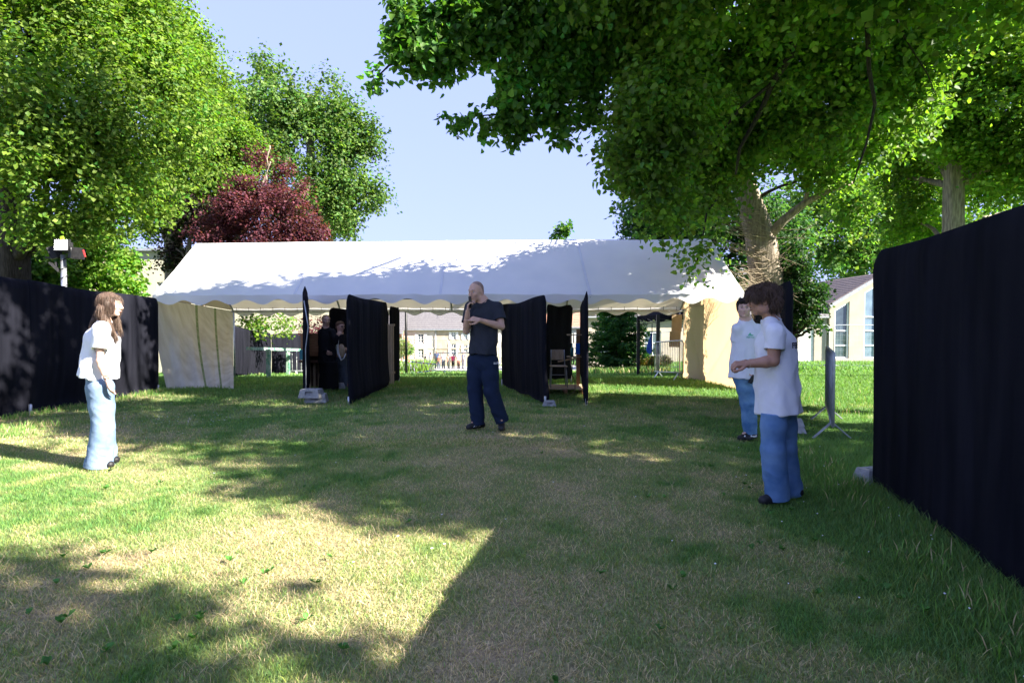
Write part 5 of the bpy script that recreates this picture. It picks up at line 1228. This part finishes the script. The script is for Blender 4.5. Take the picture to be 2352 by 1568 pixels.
        def fold(V):
            a = V[:, 2] - z0
            th_ = np.arctan2(V[:, 1] - pel[1], V[:, 0] - pel[0])
            x_, y_, z_ = V[:, 0], V[:, 1], V[:, 2]; rg = .4 - np.abs(n3(x_ * 7 + z_ * 6 + 1, y_ * 7 - z_ * 3, z_ * 4 - x_ * 3)); rg2 = .4 - np.abs(n3(x_ * 13 - z_ * 6 + 8, y_ * 13, z_ * 5 + 2))
            return o.get('sf', .013) * (1.1 * rg + .6 * rg2 + fbm(x_ * 8 + 1, y_ * 8, z_ * 3.2, 3) + .45 * np.sin(th_ * 9 + a * 5 + 3 * n3(x_ * 3, y_ * 3, a * 4)) * np.clip(1 - a * 1.9, .0, 1))
        top, sV, sQ = sd_obj(T_, o.get('topname', 't_shirt'), M[m_], root, fold)
        J['_top'] = top
    # shoes
    for q in 'LR':
        an, to = J['an' + q].copy(), J['toe' + q].copy(); hz = o.get('shoez', 0.0)
        d = to - an; d[2] = 0; d = unit(d); L = .255 * k; heel = an - d * .065 * k; heel[2] = hz + .035; toe = heel + d * (L - .07 * k); toe[2] = hz + .03
        S2 = SDF(np.minimum(heel, toe) - [.1, .1, .04], np.maximum(heel, toe) + [.1, .1, .13], .005)
        if o.get('shoe'):
            sm, so_ = o['shoe']
            S2.cone(heel + [0, 0, .008], toe, .036 * k, .034 * k, .02); S2.cone(heel + d * .09 * k + [0, 0, .02], toe + d * .005, .042 * k, .038 * k, .02); S2.cone(heel + [0, 0, .02] + d * .02, heel + d * .05 * k + [0, 0, .075], .036 * k, .034 * k, .02); S2.cone(heel + d * .05 * k + [0, 0, .065], toe - d * .05 + [0, 0, .012], .034 * k, .03 * k, .02)
            i0 = int(max(0, (hz + .012 - S2.lo[2]) / .005)); S2.f[:, :, :i0] = .05
            sh_, hV, hQ = sd_obj(S2, 'shoe', M[sm], root)
            S3 = SDF(np.minimum(heel, toe) - [.1, .1, .06], np.maximum(heel, toe) + [.1, .1, .06], .005)
            h2 = heel.copy(); h2[2] = hz + .014; t2 = toe.copy(); t2[2] = hz + .014
            for a_, b_, r0, r1 in ((h2, h2 * .4 + t2 * .6, .040, .043), (h2 * .4 + t2 * .6, t2, .045, .041)): S3.cone(a_, b_, r0 * k, r1 * k, .01)
            z = S3.lo[2] + S3.vx * np.arange(S3.n[2]); S3.f = np.maximum(S3.f, np.abs(z - (hz + .012))[None, None, :].astype(np.float32) - .014)
            sd_obj(S3, 'sole', M[so_], sh_)
            J['_shoe' + q] = sh_; J['_heel' + q] = heel; J['_d' + q] = d
    return root, J, fr, hs, body, og
def hair(root, og, J, fr, hs, parts, m, seed, n=2500, L=.05, w=.004, amp=.006, down=.6, vx=.0045, carve=(), name='hair', comb=None, cones=(), freq=40):
    """parts: ellipsoids in head coordinates"""
    r, f, u = fr; P = lambda a: J['head'] + (r * a[0] + f * a[1] + u * a[2]) * hs
    pts = np.array([P(p[0]) for p in parts] + [P(c[i]) for c in cones for i in (0, 1)]); S_ = SDF(pts.min(0) - .17, pts.max(0) + .17, vx)
    for c, rad in parts: S_.ell(P(c), [q * hs for q in rad], fr, .012)
    for c in cones: S_.cone(P(c[0]), P(c[1]), c[2] * hs, c[3] * hs, .02)
    for c, rad in carve: S_.ell(P(c), [q * hs for q in rad], fr, .006, True)
    def fold(V):
        q = (V - J['head']); a, b_, c_ = q @ r, q @ f, q @ u
        return amp * (fbm(a * freq, b_ * freq, c_ * freq * .22, 3) * 1.6)
    o, V, Q = sd_obj(S_, name, m, root, fold); ribbons('loose_strands', V, vnorm(V, Q), n, L, w, m, o, seed, down, comb=comb); return o

# --- curly haired boy, right foreground
DN = (0, 0, -1)
bf = (-.93, .36)
rt, J, fr, hs, body, og = person('bushy haired boy in white T-shirt and blue jeans, nearest figure on the right', 1785, 1150, 287,
    dict(head=(1753, 690, .0), neck=(1772, 731, .02), shL=(1779, 764, -.17), shR=(1777, 762, .19), elL=(1777, 829, -.19), elR=(1768, 835, .22), wrL=(1716, 836, -.15), wrR=(1724, 832, .06),
         hipL=(1779, 925, -.085), hipR=(1800, 925, .095), knL=(1776, 1032, -.09), knR=(1803, 1030, .12), anL=(1786, 1135, -.07), anR=(1817, 1125, .14), toeL=(1738, 1146, -.11), toeR=(1795, 1130, .20)),
    dict(face=(-.90, .42), body=bf, tilt=-.08, skin='skin_tan', brow='hair_dark', top=('tee_white', 1.13, .715, (.60, .078, 1.15)), trousers=('jeans_mid', .092, .090, .092), hemx=.035, shoe=('shoe_black', 'shoe_sole'), flare=1.10, dr=.86, hemshift=(-.005, .0, 0), waist=1.0, arm=1.12,
         handL=((-1, .05, .02), (0, .5, -1), 1, 1.15), handR=((-.9, -.3, .1), (.2, -.3, -1), -1, 1.2), nk=1.05), vx=.005)
hair(rt, og, J, fr, hs, [((0, -.022, .055), (.099, .110, .084)), ((0, .045, .070), (.082, .064, .052)), ((0, -.075, .0), (.092, .062, .085)), ((0, .095, .06), (.07, .03, .032)), ((-.07, .02, .05), (.035, .07, .045)), ((.07, .02, .05), (.035, .07, .045)), ((0, -.07, -.055), (.06, .045, .045))],
     M['hair_brown'], 5, 11000, .042, .003, .009, .5, carve=[((0, .10, -.055), (.09, .075, .085)), ((-.085, .02, -.035), (.03, .045, .045)), ((.085, .02, -.035), (.03, .045, .045))])
bk = unit((-bf[0], -bf[1], 0)); rgt = unit((bf[1], -bf[0], 0))
c0 = J['neck'] + bk * .1 + np.array([0, 0, -.17]) + rgt * 0.02
ft = print_on(J['_top'], 'FERTILE', J['neck'] + np.array([0, 0, -.215]) + bk * .2 + np.array([0, 0, 0]) - rgt * .0, -rgt * -1.0 if False else np.array([.36, .93, 0]), (0, 0, 1), -bk, .062, M['tee_black'], 'back_print', J['_top'])
M['denim_dark'] = cloth_mat('dark_denim_seam', (.035, .08, .18))
tb = [c_ for c_ in rt.children if c_.name.startswith('trousers')][0]
lay(tb, np.array([[-.06, .07, 0], [.06, .07, 0], [.06, -.05, 0], [0, -.085, 0], [-.06, -.05, 0], [-.054, -.045, 0], [0, -.077, 0], [.054, -.045, 0], [.054, .062, 0], [-.054, .062, 0]]),
    [[0, 9, 8, 1], [1, 8, 7, 2], [2, 7, 6, 3], [3, 6, 5, 4], [4, 5, 9, 0]], J['hipL'] * .4 + J['hipR'] * .6 + np.array([.02, 0, -.10]), (.55, .83, 0), (0, 0, 1), (-.8, .6, 0), M['denim_dark'], 'back_pocket', tb)
M['sign_green'] = mat('green_print', (.12, .45, .3), .7, c2=(.16, .5, .34), scale=20)
wv = np.array(J['wrL']) ; o_ = B().tube([tuple(wv + np.array(og) + np.array([.012, math.cos(t) * .031, math.sin(t) * .031])) for t in np.linspace(0, 6.28, 16)], .0032, 6); o_.obj('bracelet', M['wood_pale'], rt, smooth=True)

# --- second boy facing the camera
f2 = (-.38, -.92)
rt, J, fr, hs, body, og = person('slim dark haired boy in white T-shirt facing the camera behind the bushy haired boy', 1712, 1006, 186,
    dict(head=(1709, 708, 0), neck=(1713, 737, .03), shL=(1739, 756, .02), shR=(1694, 756, .0), elL=(1742, 806, .03), elR=(1694, 800, .06), wrL=(1732, 848, -.06), wrR=(1700, 838, -.05),
         hipL=(1722, 862, .02), hipR=(1702, 862, .0), knL=(1726, 925, -.02), knR=(1713, 928, .0), anL=(1728, 990, .0), anR=(1718, 994, -.02), toeL=(1712, 1002, -.10), toeR=(1690, 1003, -.10)),
    dict(face=(-.34, -.94), body=f2, skin='skin_light', brow='hair_dark', top=('tee_white', 1.12, .76, (.52, .07, 1.05)), trousers=('jeans_blue', .082, .066, .056), shoe=('shoe_black', 'shoe_white'), flare=1.03, k=.97, hemshift=(-.015, 0, 0),
         handL=((-.3, -.4, -.8), (-1, 0, 0), 1, .8), handR=((.6, -.2, -.5), (.2, .9, 0), -1, .6)), vx=.0055)
hair(rt, og, J, fr, hs, [((0, -.02, .055), (.088, .100, .080)), ((0, .06, .085), (.068, .042, .034)), ((0, -.06, 0), (.08, .05, .075)), ((-.074, .01, .03), (.014, .03, .04)), ((.074, .01, .03), (.014, .03, .04))], M['hair_dark'], 6, 3500, .024, .004, .007, .4,
     carve=[((0, .10, -.01), (.066, .05, .075))])
fw = unit((*f2, 0)); rg = unit((f2[1], -f2[0], 0))
cc = J['neck'] + np.array([0, 0, -.20]) + fw * .2 + rg * -.055
print_on(J['_top'], 'FERTILE', cc, np.array([1., 0, 0]), (0, 0, 1), -fw, .028, M['sign_green'], 'chest_print', J['_top'])
Vl = np.array([[-.035, .02, 0], [-.005, .06, 0], [.01, .035, 0], [.04, .028, 0], [.03, .018, 0]]); lay(J['_top'], Vl, [[0, 1, 2, 3, 4]], cc, (1, 0, 0), (0, 0, 1), -fw, M['sign_green'], 'chest_logo', J['_top'])
w = J['wrL'] + unit((-.3, -.4, -.8)) * .10
o_ = B().box(tuple(w + np.array(og) + np.array([-.02, -.02, -.03])), (.05, .03, .11), ry=.5).obj('walkie_talkie', M['black_metal'], bevel=.008); tag(o_, 'small black handset held low by the dark haired boy', 'handset')
for q in 'LR':
    d = J['_d' + q]; hh = J['_heel' + q]; sd = np.array([d[1], -d[0], 0]); sd = sd * (1 if sd[1] < 0 else -1); sh = J['_shoe' + q]
    V = [hh + d * a_ + sd * .2 + np.array([0, 0, b_]) for a_, b_ in ((.02, .0), (.10, .035), (.17, .012), (.12, .0))]; V = np.array(V)
    lay(sh, np.array([[a_, b_, 0] for a_, b_ in ((.03, .0), (.03, .028), (.09, .022), (.15, .035), (.17, .02), (.10, .004))]), [[0, 1, 2, 3, 4, 5]], hh + sd * .2, d, (0, 0, 1), -sd, M['shoe_white'], 'white_panel', sh)

# --- man on the phone
f3 = (-.72, -.69)
rt, J, fr, hs, body, og = person('shaven headed man in charcoal T-shirt and navy track trousers holding a phone to his mouth', 1117, 983, 178,
    dict(head=(1094, 670, -.02), neck=(1110, 694, .0), shL=(1143, 706, .0), shR=(1082, 706, .06), elL=(1152, 750, -.10), elR=(1071, 760, -.06), wrL=(1102, 735, -.27), wrR=(1074, 716, -.20),
         hipL=(1124, 828, -.02), hipR=(1094, 828, .04), knL=(1128, 897, -.06), knR=(1091, 893, .03), anL=(1152, 962, -.02), anR=(1098, 968, .02), toeL=(1153, 974, -.20), toeR=(1066, 978, -.10)),
    dict(face=(-.62, -.78), body=f3, tilt=-.18, skin='skin', brow='stubble', top=('tee_dark', 1.16, .965, (.66, .076, 1.12)), trousers=('track', .112, .098, .088), hemx=.04, shoe=('shoe_black', 'shoe_sole'), k=1.08, nk=1.08, arm=1.05, flare=1.0, dr=.8, tf=.014,
         handL=((-.93, -.1, .15), (.1, .7, -.6), 1, 1.0, True), handR=((.15, -.1, 1), (.9, -.1, 0), 1, .75)), vx=.0055)
M['stubble'] = mat('cropped_scalp_hair', (.33, .21, .165), .7, c2=(.27, .18, .145), scale=40)
hair(rt, og, J, fr, hs, [((0, -.014, .0365), (.0765, .094, .0865)), ((0, -.045, -.01), (.068, .055, .06))], M['stubble'], 7, 10, .004, .001, .0006, 0, name='cropped_hair', carve=[((0, .10, -.02), (.10, .07, .10)), ((-.08, .02, -.04), (.05, .05, .05)), ((.08, .02, -.04), (.05, .05, .05))])
hd = J['wrR'] + unit((.15, -.1, 1)) * .10; ph = B().box(tuple(hd + np.array(og) + np.array([.022, -.01, .02])), (.012, .072, .15), ry=-.12, rz=.5).obj('phone', M['black_metal'], bevel=.004); tag(ph, 'dark phone held to the mouth of the shaven headed man', 'phone')
for q in 'LR':
    d = J['_d' + q]; hh = J['_heel' + q]; sd = np.array([d[1], -d[0], 0]); sd = sd * (1 if sd[1] < 0 else -1); sh = J['_shoe' + q]
    for (x0, x1) in ((.06, .10), (.09, .13), (.16, .09), (.13, .05)):
        lay(sh, np.array([[x0, .0, 0], [x0 + .012, .0, 0], [x1 + .012, .05, 0], [x1, .05, 0]]), [[0, 1, 2, 3]], hh + sd * .2, d, (0, 0, 1), -sd, M['shoe_white'], 'stripe', sh)
tr_ = [c for c in rt.children if c.name.startswith('trousers')][0]
print_on(tr_, 'asics', np.array(at(1141, 836, 7.0) - og), (1, 0, 0), (0, 0, 1), (0, 1, 0), .05, M['shoe_white'], 'leg_print', tr_)

# --- girl, left foreground
f4 = (.97, .22)
rt, J, fr, hs, body, og = person('girl with long brown hair, white T-shirt and pale wide jeans in profile', 235, 1073, 229,
    dict(head=(254, 700, 0), neck=(240, 734, .0), shL=(236, 755, .15), shR=(233, 757, -.16), elL=(228, 822, .20), elR=(229, 828, -.19), wrL=(243, 868, .14), wrR=(245, 872, -.17),
         hipL=(226, 890, .09), hipR=(232, 890, -.08), knL=(238, 980, .10), knR=(236, 982, -.06), anL=(238, 1056, .13), anR=(228, 1060, -.05), toeL=(272, 1064, .14), toeR=(258, 1069, -.07)),
    dict(face=(.985, .17), body=f4, tilt=-.03, skin='skin_light', brow='hair_mid', top=('tee_white', 1.20, .90, (.60, .078, 1.1)), trousers=('jeans_light', .105, .096, .128), hemx=.045, shoe=('shoe_black', 'shoe_white'), k=.95, arm=.82, nk=.85, flare=1.08, dr=.82, hemshift=(-.015, 0, 0), waist=1.02, hk=.95, fem=True,
         handL=((.1, .1, -1), (.9, -.2, .3), -1, .4), handR=((.22, .0, -1), (.6, .6, .1), -1, .35)), vx=.005)
hair(rt, og, J, fr, hs, [((0, -.022, .048), (.092, .106, .088)), ((0, .045, .075), (.070, .042, .035)), ((0, -.075, -.02), (.084, .055, .12)), ((-.074, .02, -.005), (.022, .055, .07)), ((.074, .02, -.005), (.022, .055, .07))], M['hair_long'], 8, 12000, .045, .0024, .005, 1.3,
     carve=[((0, .112, -.03), (.074, .066, .105)), ((0, .09, -.09), (.09, .05, .05))],
     cones=[((.055, -.06, -.06), (.06, .01, -.24), .050, .040), ((.06, .01, -.22), (.05, .085, -.33), .036, .014), ((-.02, -.085, -.05), (0, -.16, -.20), .065, .030), ((0, -.15, -.18), (.01, -.195, -.27), .03, .006), ((-.06, .0, -.06), (-.06, .07, -.25), .04, .02), ((.07, -.04, -.03), (.07, -.03, -.2), .032, .034)])
for zz in (0, .012, .03):
    cw = J['wrR'] + np.array([-.002, 0, .01 + zz]); B().tube([tuple(cw + np.array(og) + np.array([math.cos(t) * .027, math.sin(t) * .027, .006 * math.sin(t * 2 + zz * 90)])) for t in np.linspace(0, 6.28, 16)], .0028, 5).obj('bracelet', M['black_metal'], rt, smooth=True)
B().box(tuple(np.array(at(207, 846, 5.6))), (.07, .05, .03)).obj('belt_pouch', M['wood_pale'], rt, bevel=.004)
bk = -unit((*f4, 0)); print_on(J['_top'], 'FERTILE', J['neck'] + np.array([0, 0, -.30]) + bk * .2, (.22, -.97, 0), (0, 0, 1), -bk, .05, M['tee_black'], 'back_print', J['_top'])

# --- the two people in the left booth
rt, J, fr, hs, body, og = person('person in a long black dress with tied ginger hair in the left booth', 752, 900, 103,
    dict(head=(749, 736, 0), neck=(748, 753, 0), shL=(763, 762, .0), shR=(738, 762, .08), elL=(771, 786, -.1), elR=(736, 790, .1), wrL=(774, 773, -.12), wrR=(748, 806, -.1),
         hipL=(756, 812, 0), hipR=(748, 812, .05), knL=(760, 855, 0), knR=(752, 855, .05), anL=(760, 893, 0), anR=(750, 893, .05), toeL=(768, 898, -.1), toeR=(748, 899, -.15)),
    dict(face=(.5, -.86), skin='skin', brow='hair_mid', top=('tee_black', 1.1, .62, (.9, .05, 1, .04)), trousers=('tee_black', .15, .16, .17), hemx=-.02, shoe=('shoe_black', 'shoe_sole'), fem=True, topname='blouse', flare=1.1,
         handL=((.5, -.2, .6), (0, 1, -.3), 1, .7), handR=((.7, -.3, -.3), (0, 1, 0), -1, .5)), vx=.009)
hair(rt, og, J, fr, hs, [((0, -.022, .05), (.085, .098, .078)), ((0, -.09, .0), (.05, .04, .06)), ((0, -.07, -.06), (.045, .03, .05))], M['hair_ginger'], 9, 700, .03, .005, .005, .6, vx=.008, carve=[((0, .10, -.02), (.07, .06, .085))])
rt, J, fr, hs, body, og = person('person in sunglasses and grey jeans holding a curved instrument in the left booth', 787, 897, 99,
    dict(head=(782, 750, 0), neck=(782, 767, 0), shL=(795, 776, .08), shR=(773, 776, -.02), elL=(803, 806, .05), elR=(771, 808, -.06), wrL=(795, 803, -.18), wrR=(789, 804, -.22),
         hipL=(789, 832, 0), hipR=(779, 832, 0), knL=(793, 866, 0), knR=(784, 866, 0), anL=(796, 889, 0), anR=(787, 890, 0), toeL=(805, 892, -.05), toeR=(786, 897, -.2)),
    dict(face=(.82, -.57), skin='skin', brow='hair_mid', eyes=False, top=('tee_black', 1.1, .80, (.5, .07, 1.05)), trousers=('grey_denim', .085, .075, .07), shoe=('skin_tan', 'shoe_sole'),
         handL=((.3, -.6, .2), (-.6, 0, -.4), 1, .8), handR=((.9, -.3, .1), (0, 1, 0), -1, .8)), vx=.009)
hair(rt, og, J, fr, hs, [((0, -.02, .055), (.088, .100, .078)), ((0, -.06, 0), (.08, .05, .07)), ((0, .05, .08), (.06, .035, .03))], M['hair_mid'], 10, 700, .025, .005, .005, .5, vx=.008, carve=[((0, .10, -.02), (.07, .055, .085))])
r_, f_, u_ = fr; PH = lambda a_, b_, c_: tuple(np.array(og) + J['head'] + r_ * a_ + f_ * b_ + u_ * c_)
gl = B()
for sgn in (-1, 1): gl.sph(PH(sgn * .032, .098, .005), (.022, .022, .017), 10, 6); gl.bar(PH(sgn * .05, .09, .012), PH(sgn * .08, .0, .012), .004, .006)
gl.bar(PH(-.015, .105, .01), PH(.015, .105, .01), .004, .004); gl.obj('sunglasses', M['black_metal'], rt, smooth=True)
ins = E('harp', tuple(at(782, 800, 12.85)), 'curved pale necked wooden instrument held by the person in sunglasses', 'instrument')
pts = [at(777, 772, 12.82), at(775, 784, 12.82), at(774.5, 798, 12.82), at(777, 813, 12.82), at(784, 827, 12.82), at(790, 822, 12.82), at(794, 812, 12.82)]
B().tube(pts, [.022, .03, .032, .026, .018, .014, .014], 8).obj('neck', M['white'], ins, smooth=True)
q = at(784, 805, 12.86); B().sph(tuple(q), (.085, .03, .15), 14, 10).obj('body', M['wood_pale'], ins, smooth=True)

# --- far people queueing in the street
def passer(label, px, gy, py_head, Y, face, top, tro, hair_m, skin='skin', arms=0, dress=False):
    H = (gy - py_head); s = FPX / Y; q = lambda dx, fz: (px + dx * s, gy - H * fz, 0)
    f = unit((*face, 0)); l = np.array([f[1], -f[0], 0]) * s
    def P(a_, fz, b_=0): return (px + l[0] * a_ + f[0] * s * b_, gy - H * fz, l[1] / s * a_ + f[1] * b_)
    k = H / s / 1.75
    root, J, fr, hs, body, og = person(label, px, gy, s, dict(head=P(0, .925), neck=P(0, .83), shL=P(-.17 * k, .81), shR=P(.17 * k, .81), elL=P(-.22 * k, .62), elR=P(.22 * k, .62), wrL=P(-.17 * k, .52 + arms, .16), wrR=P(.2 * k, .5, .06),
        hipL=P(-.08 * k, .5), hipR=P(.08 * k, .5), knL=P(-.09 * k, .27), knR=P(.09 * k, .27, .04), anL=P(-.1 * k, .05), anR=P(.1 * k, .05, .05), toeL=P(-.1 * k, .02, .16), toeR=P(.1 * k, .02, .2)),
        dict(face=face, skin=skin, eyes=False, k=k, top=(top, 1.12, .50 * H / s, (.5, .07, 1.05)), trousers=(tro, .085 * k, .07 * k, .065 * k), shoe=('shoe_black', 'shoe_sole'), group='people waiting in the street behind the tent',
             handL=((0, 0, -1), (f[0], f[1], 0), 1, .5), handR=((0, 0, -1), (f[0], f[1], 0), 1, .5)), vx=.022)
    hair(root, og, J, fr, hs, [((0, -.02, .055), (.088, .100, .075)), ((0, -.06, -.01), (.08, .05, .08))], M[hair_m], 3, 60, .03, .01, .003, .5, vx=.018, carve=[((0, .11, -.02), (.08, .06, .09))])
M['tee_pink'] = cloth_mat('bright_pink_cloth', (.65, .05, .14)); M['tee_blue'] = cloth_mat('slate_blue_cloth', (.07, .10, .2)); M['tee_pale'] = cloth_mat('pale_cloth', (.6, .58, .56)); M['tee_orange'] = cloth_mat('orange_cloth', (.36, .16, .10))
passer('far person in slate blue shirt seen from behind, tallest of the queue', 1003, 849, 805, 50, (.3, .95), 'tee_blue', 'tee_black', 'hair_ginger')
passer('far person with long dark hair in white top and pale jeans', 989, 848, 809, 50, (.6, .8), 'tee_pale', 'jeans_light', 'hair_dark')
passer('far person in black top at the left end of the queue', 977, 847, 813, 50.5, (.9, .3), 'tee_black', 'tee_pale', 'hair_dark')
passer('far person in pink coat and dark trousers in the queue', 1041, 850, 812, 49, (-.5, -.8), 'tee_pink', 'tee_black', 'hair_dark')
passer('far person in pale top next to the one in pink', 1053, 849, 811, 49.5, (.4, -.9), 'tee_pale', 'tee_orange', 'hair_ginger')
passer('far person in dark glasses and white shirt behind the barrier', 1018, 849, 808, 49.5, (.2, -1), 'tee_pale', 'grey_denim', 'hair_dark')
passer('far small person in orange between the queue and the pole', 1008, 850, 816, 48.5, (-.3, -.9), 'tee_orange', 'grey_denim', 'hair_mid')
passer('far person in white shirt beside the man on the phone', 1065, 849, 808, 50, (-.6, -.7), 'tee_pale', 'tee_pale', 'hair_mid')
passer('far person in brown top with hands at the front', 1030, 850, 813, 49, (.5, -.7), 'skin_tan', 'tee_black', 'hair_dark')
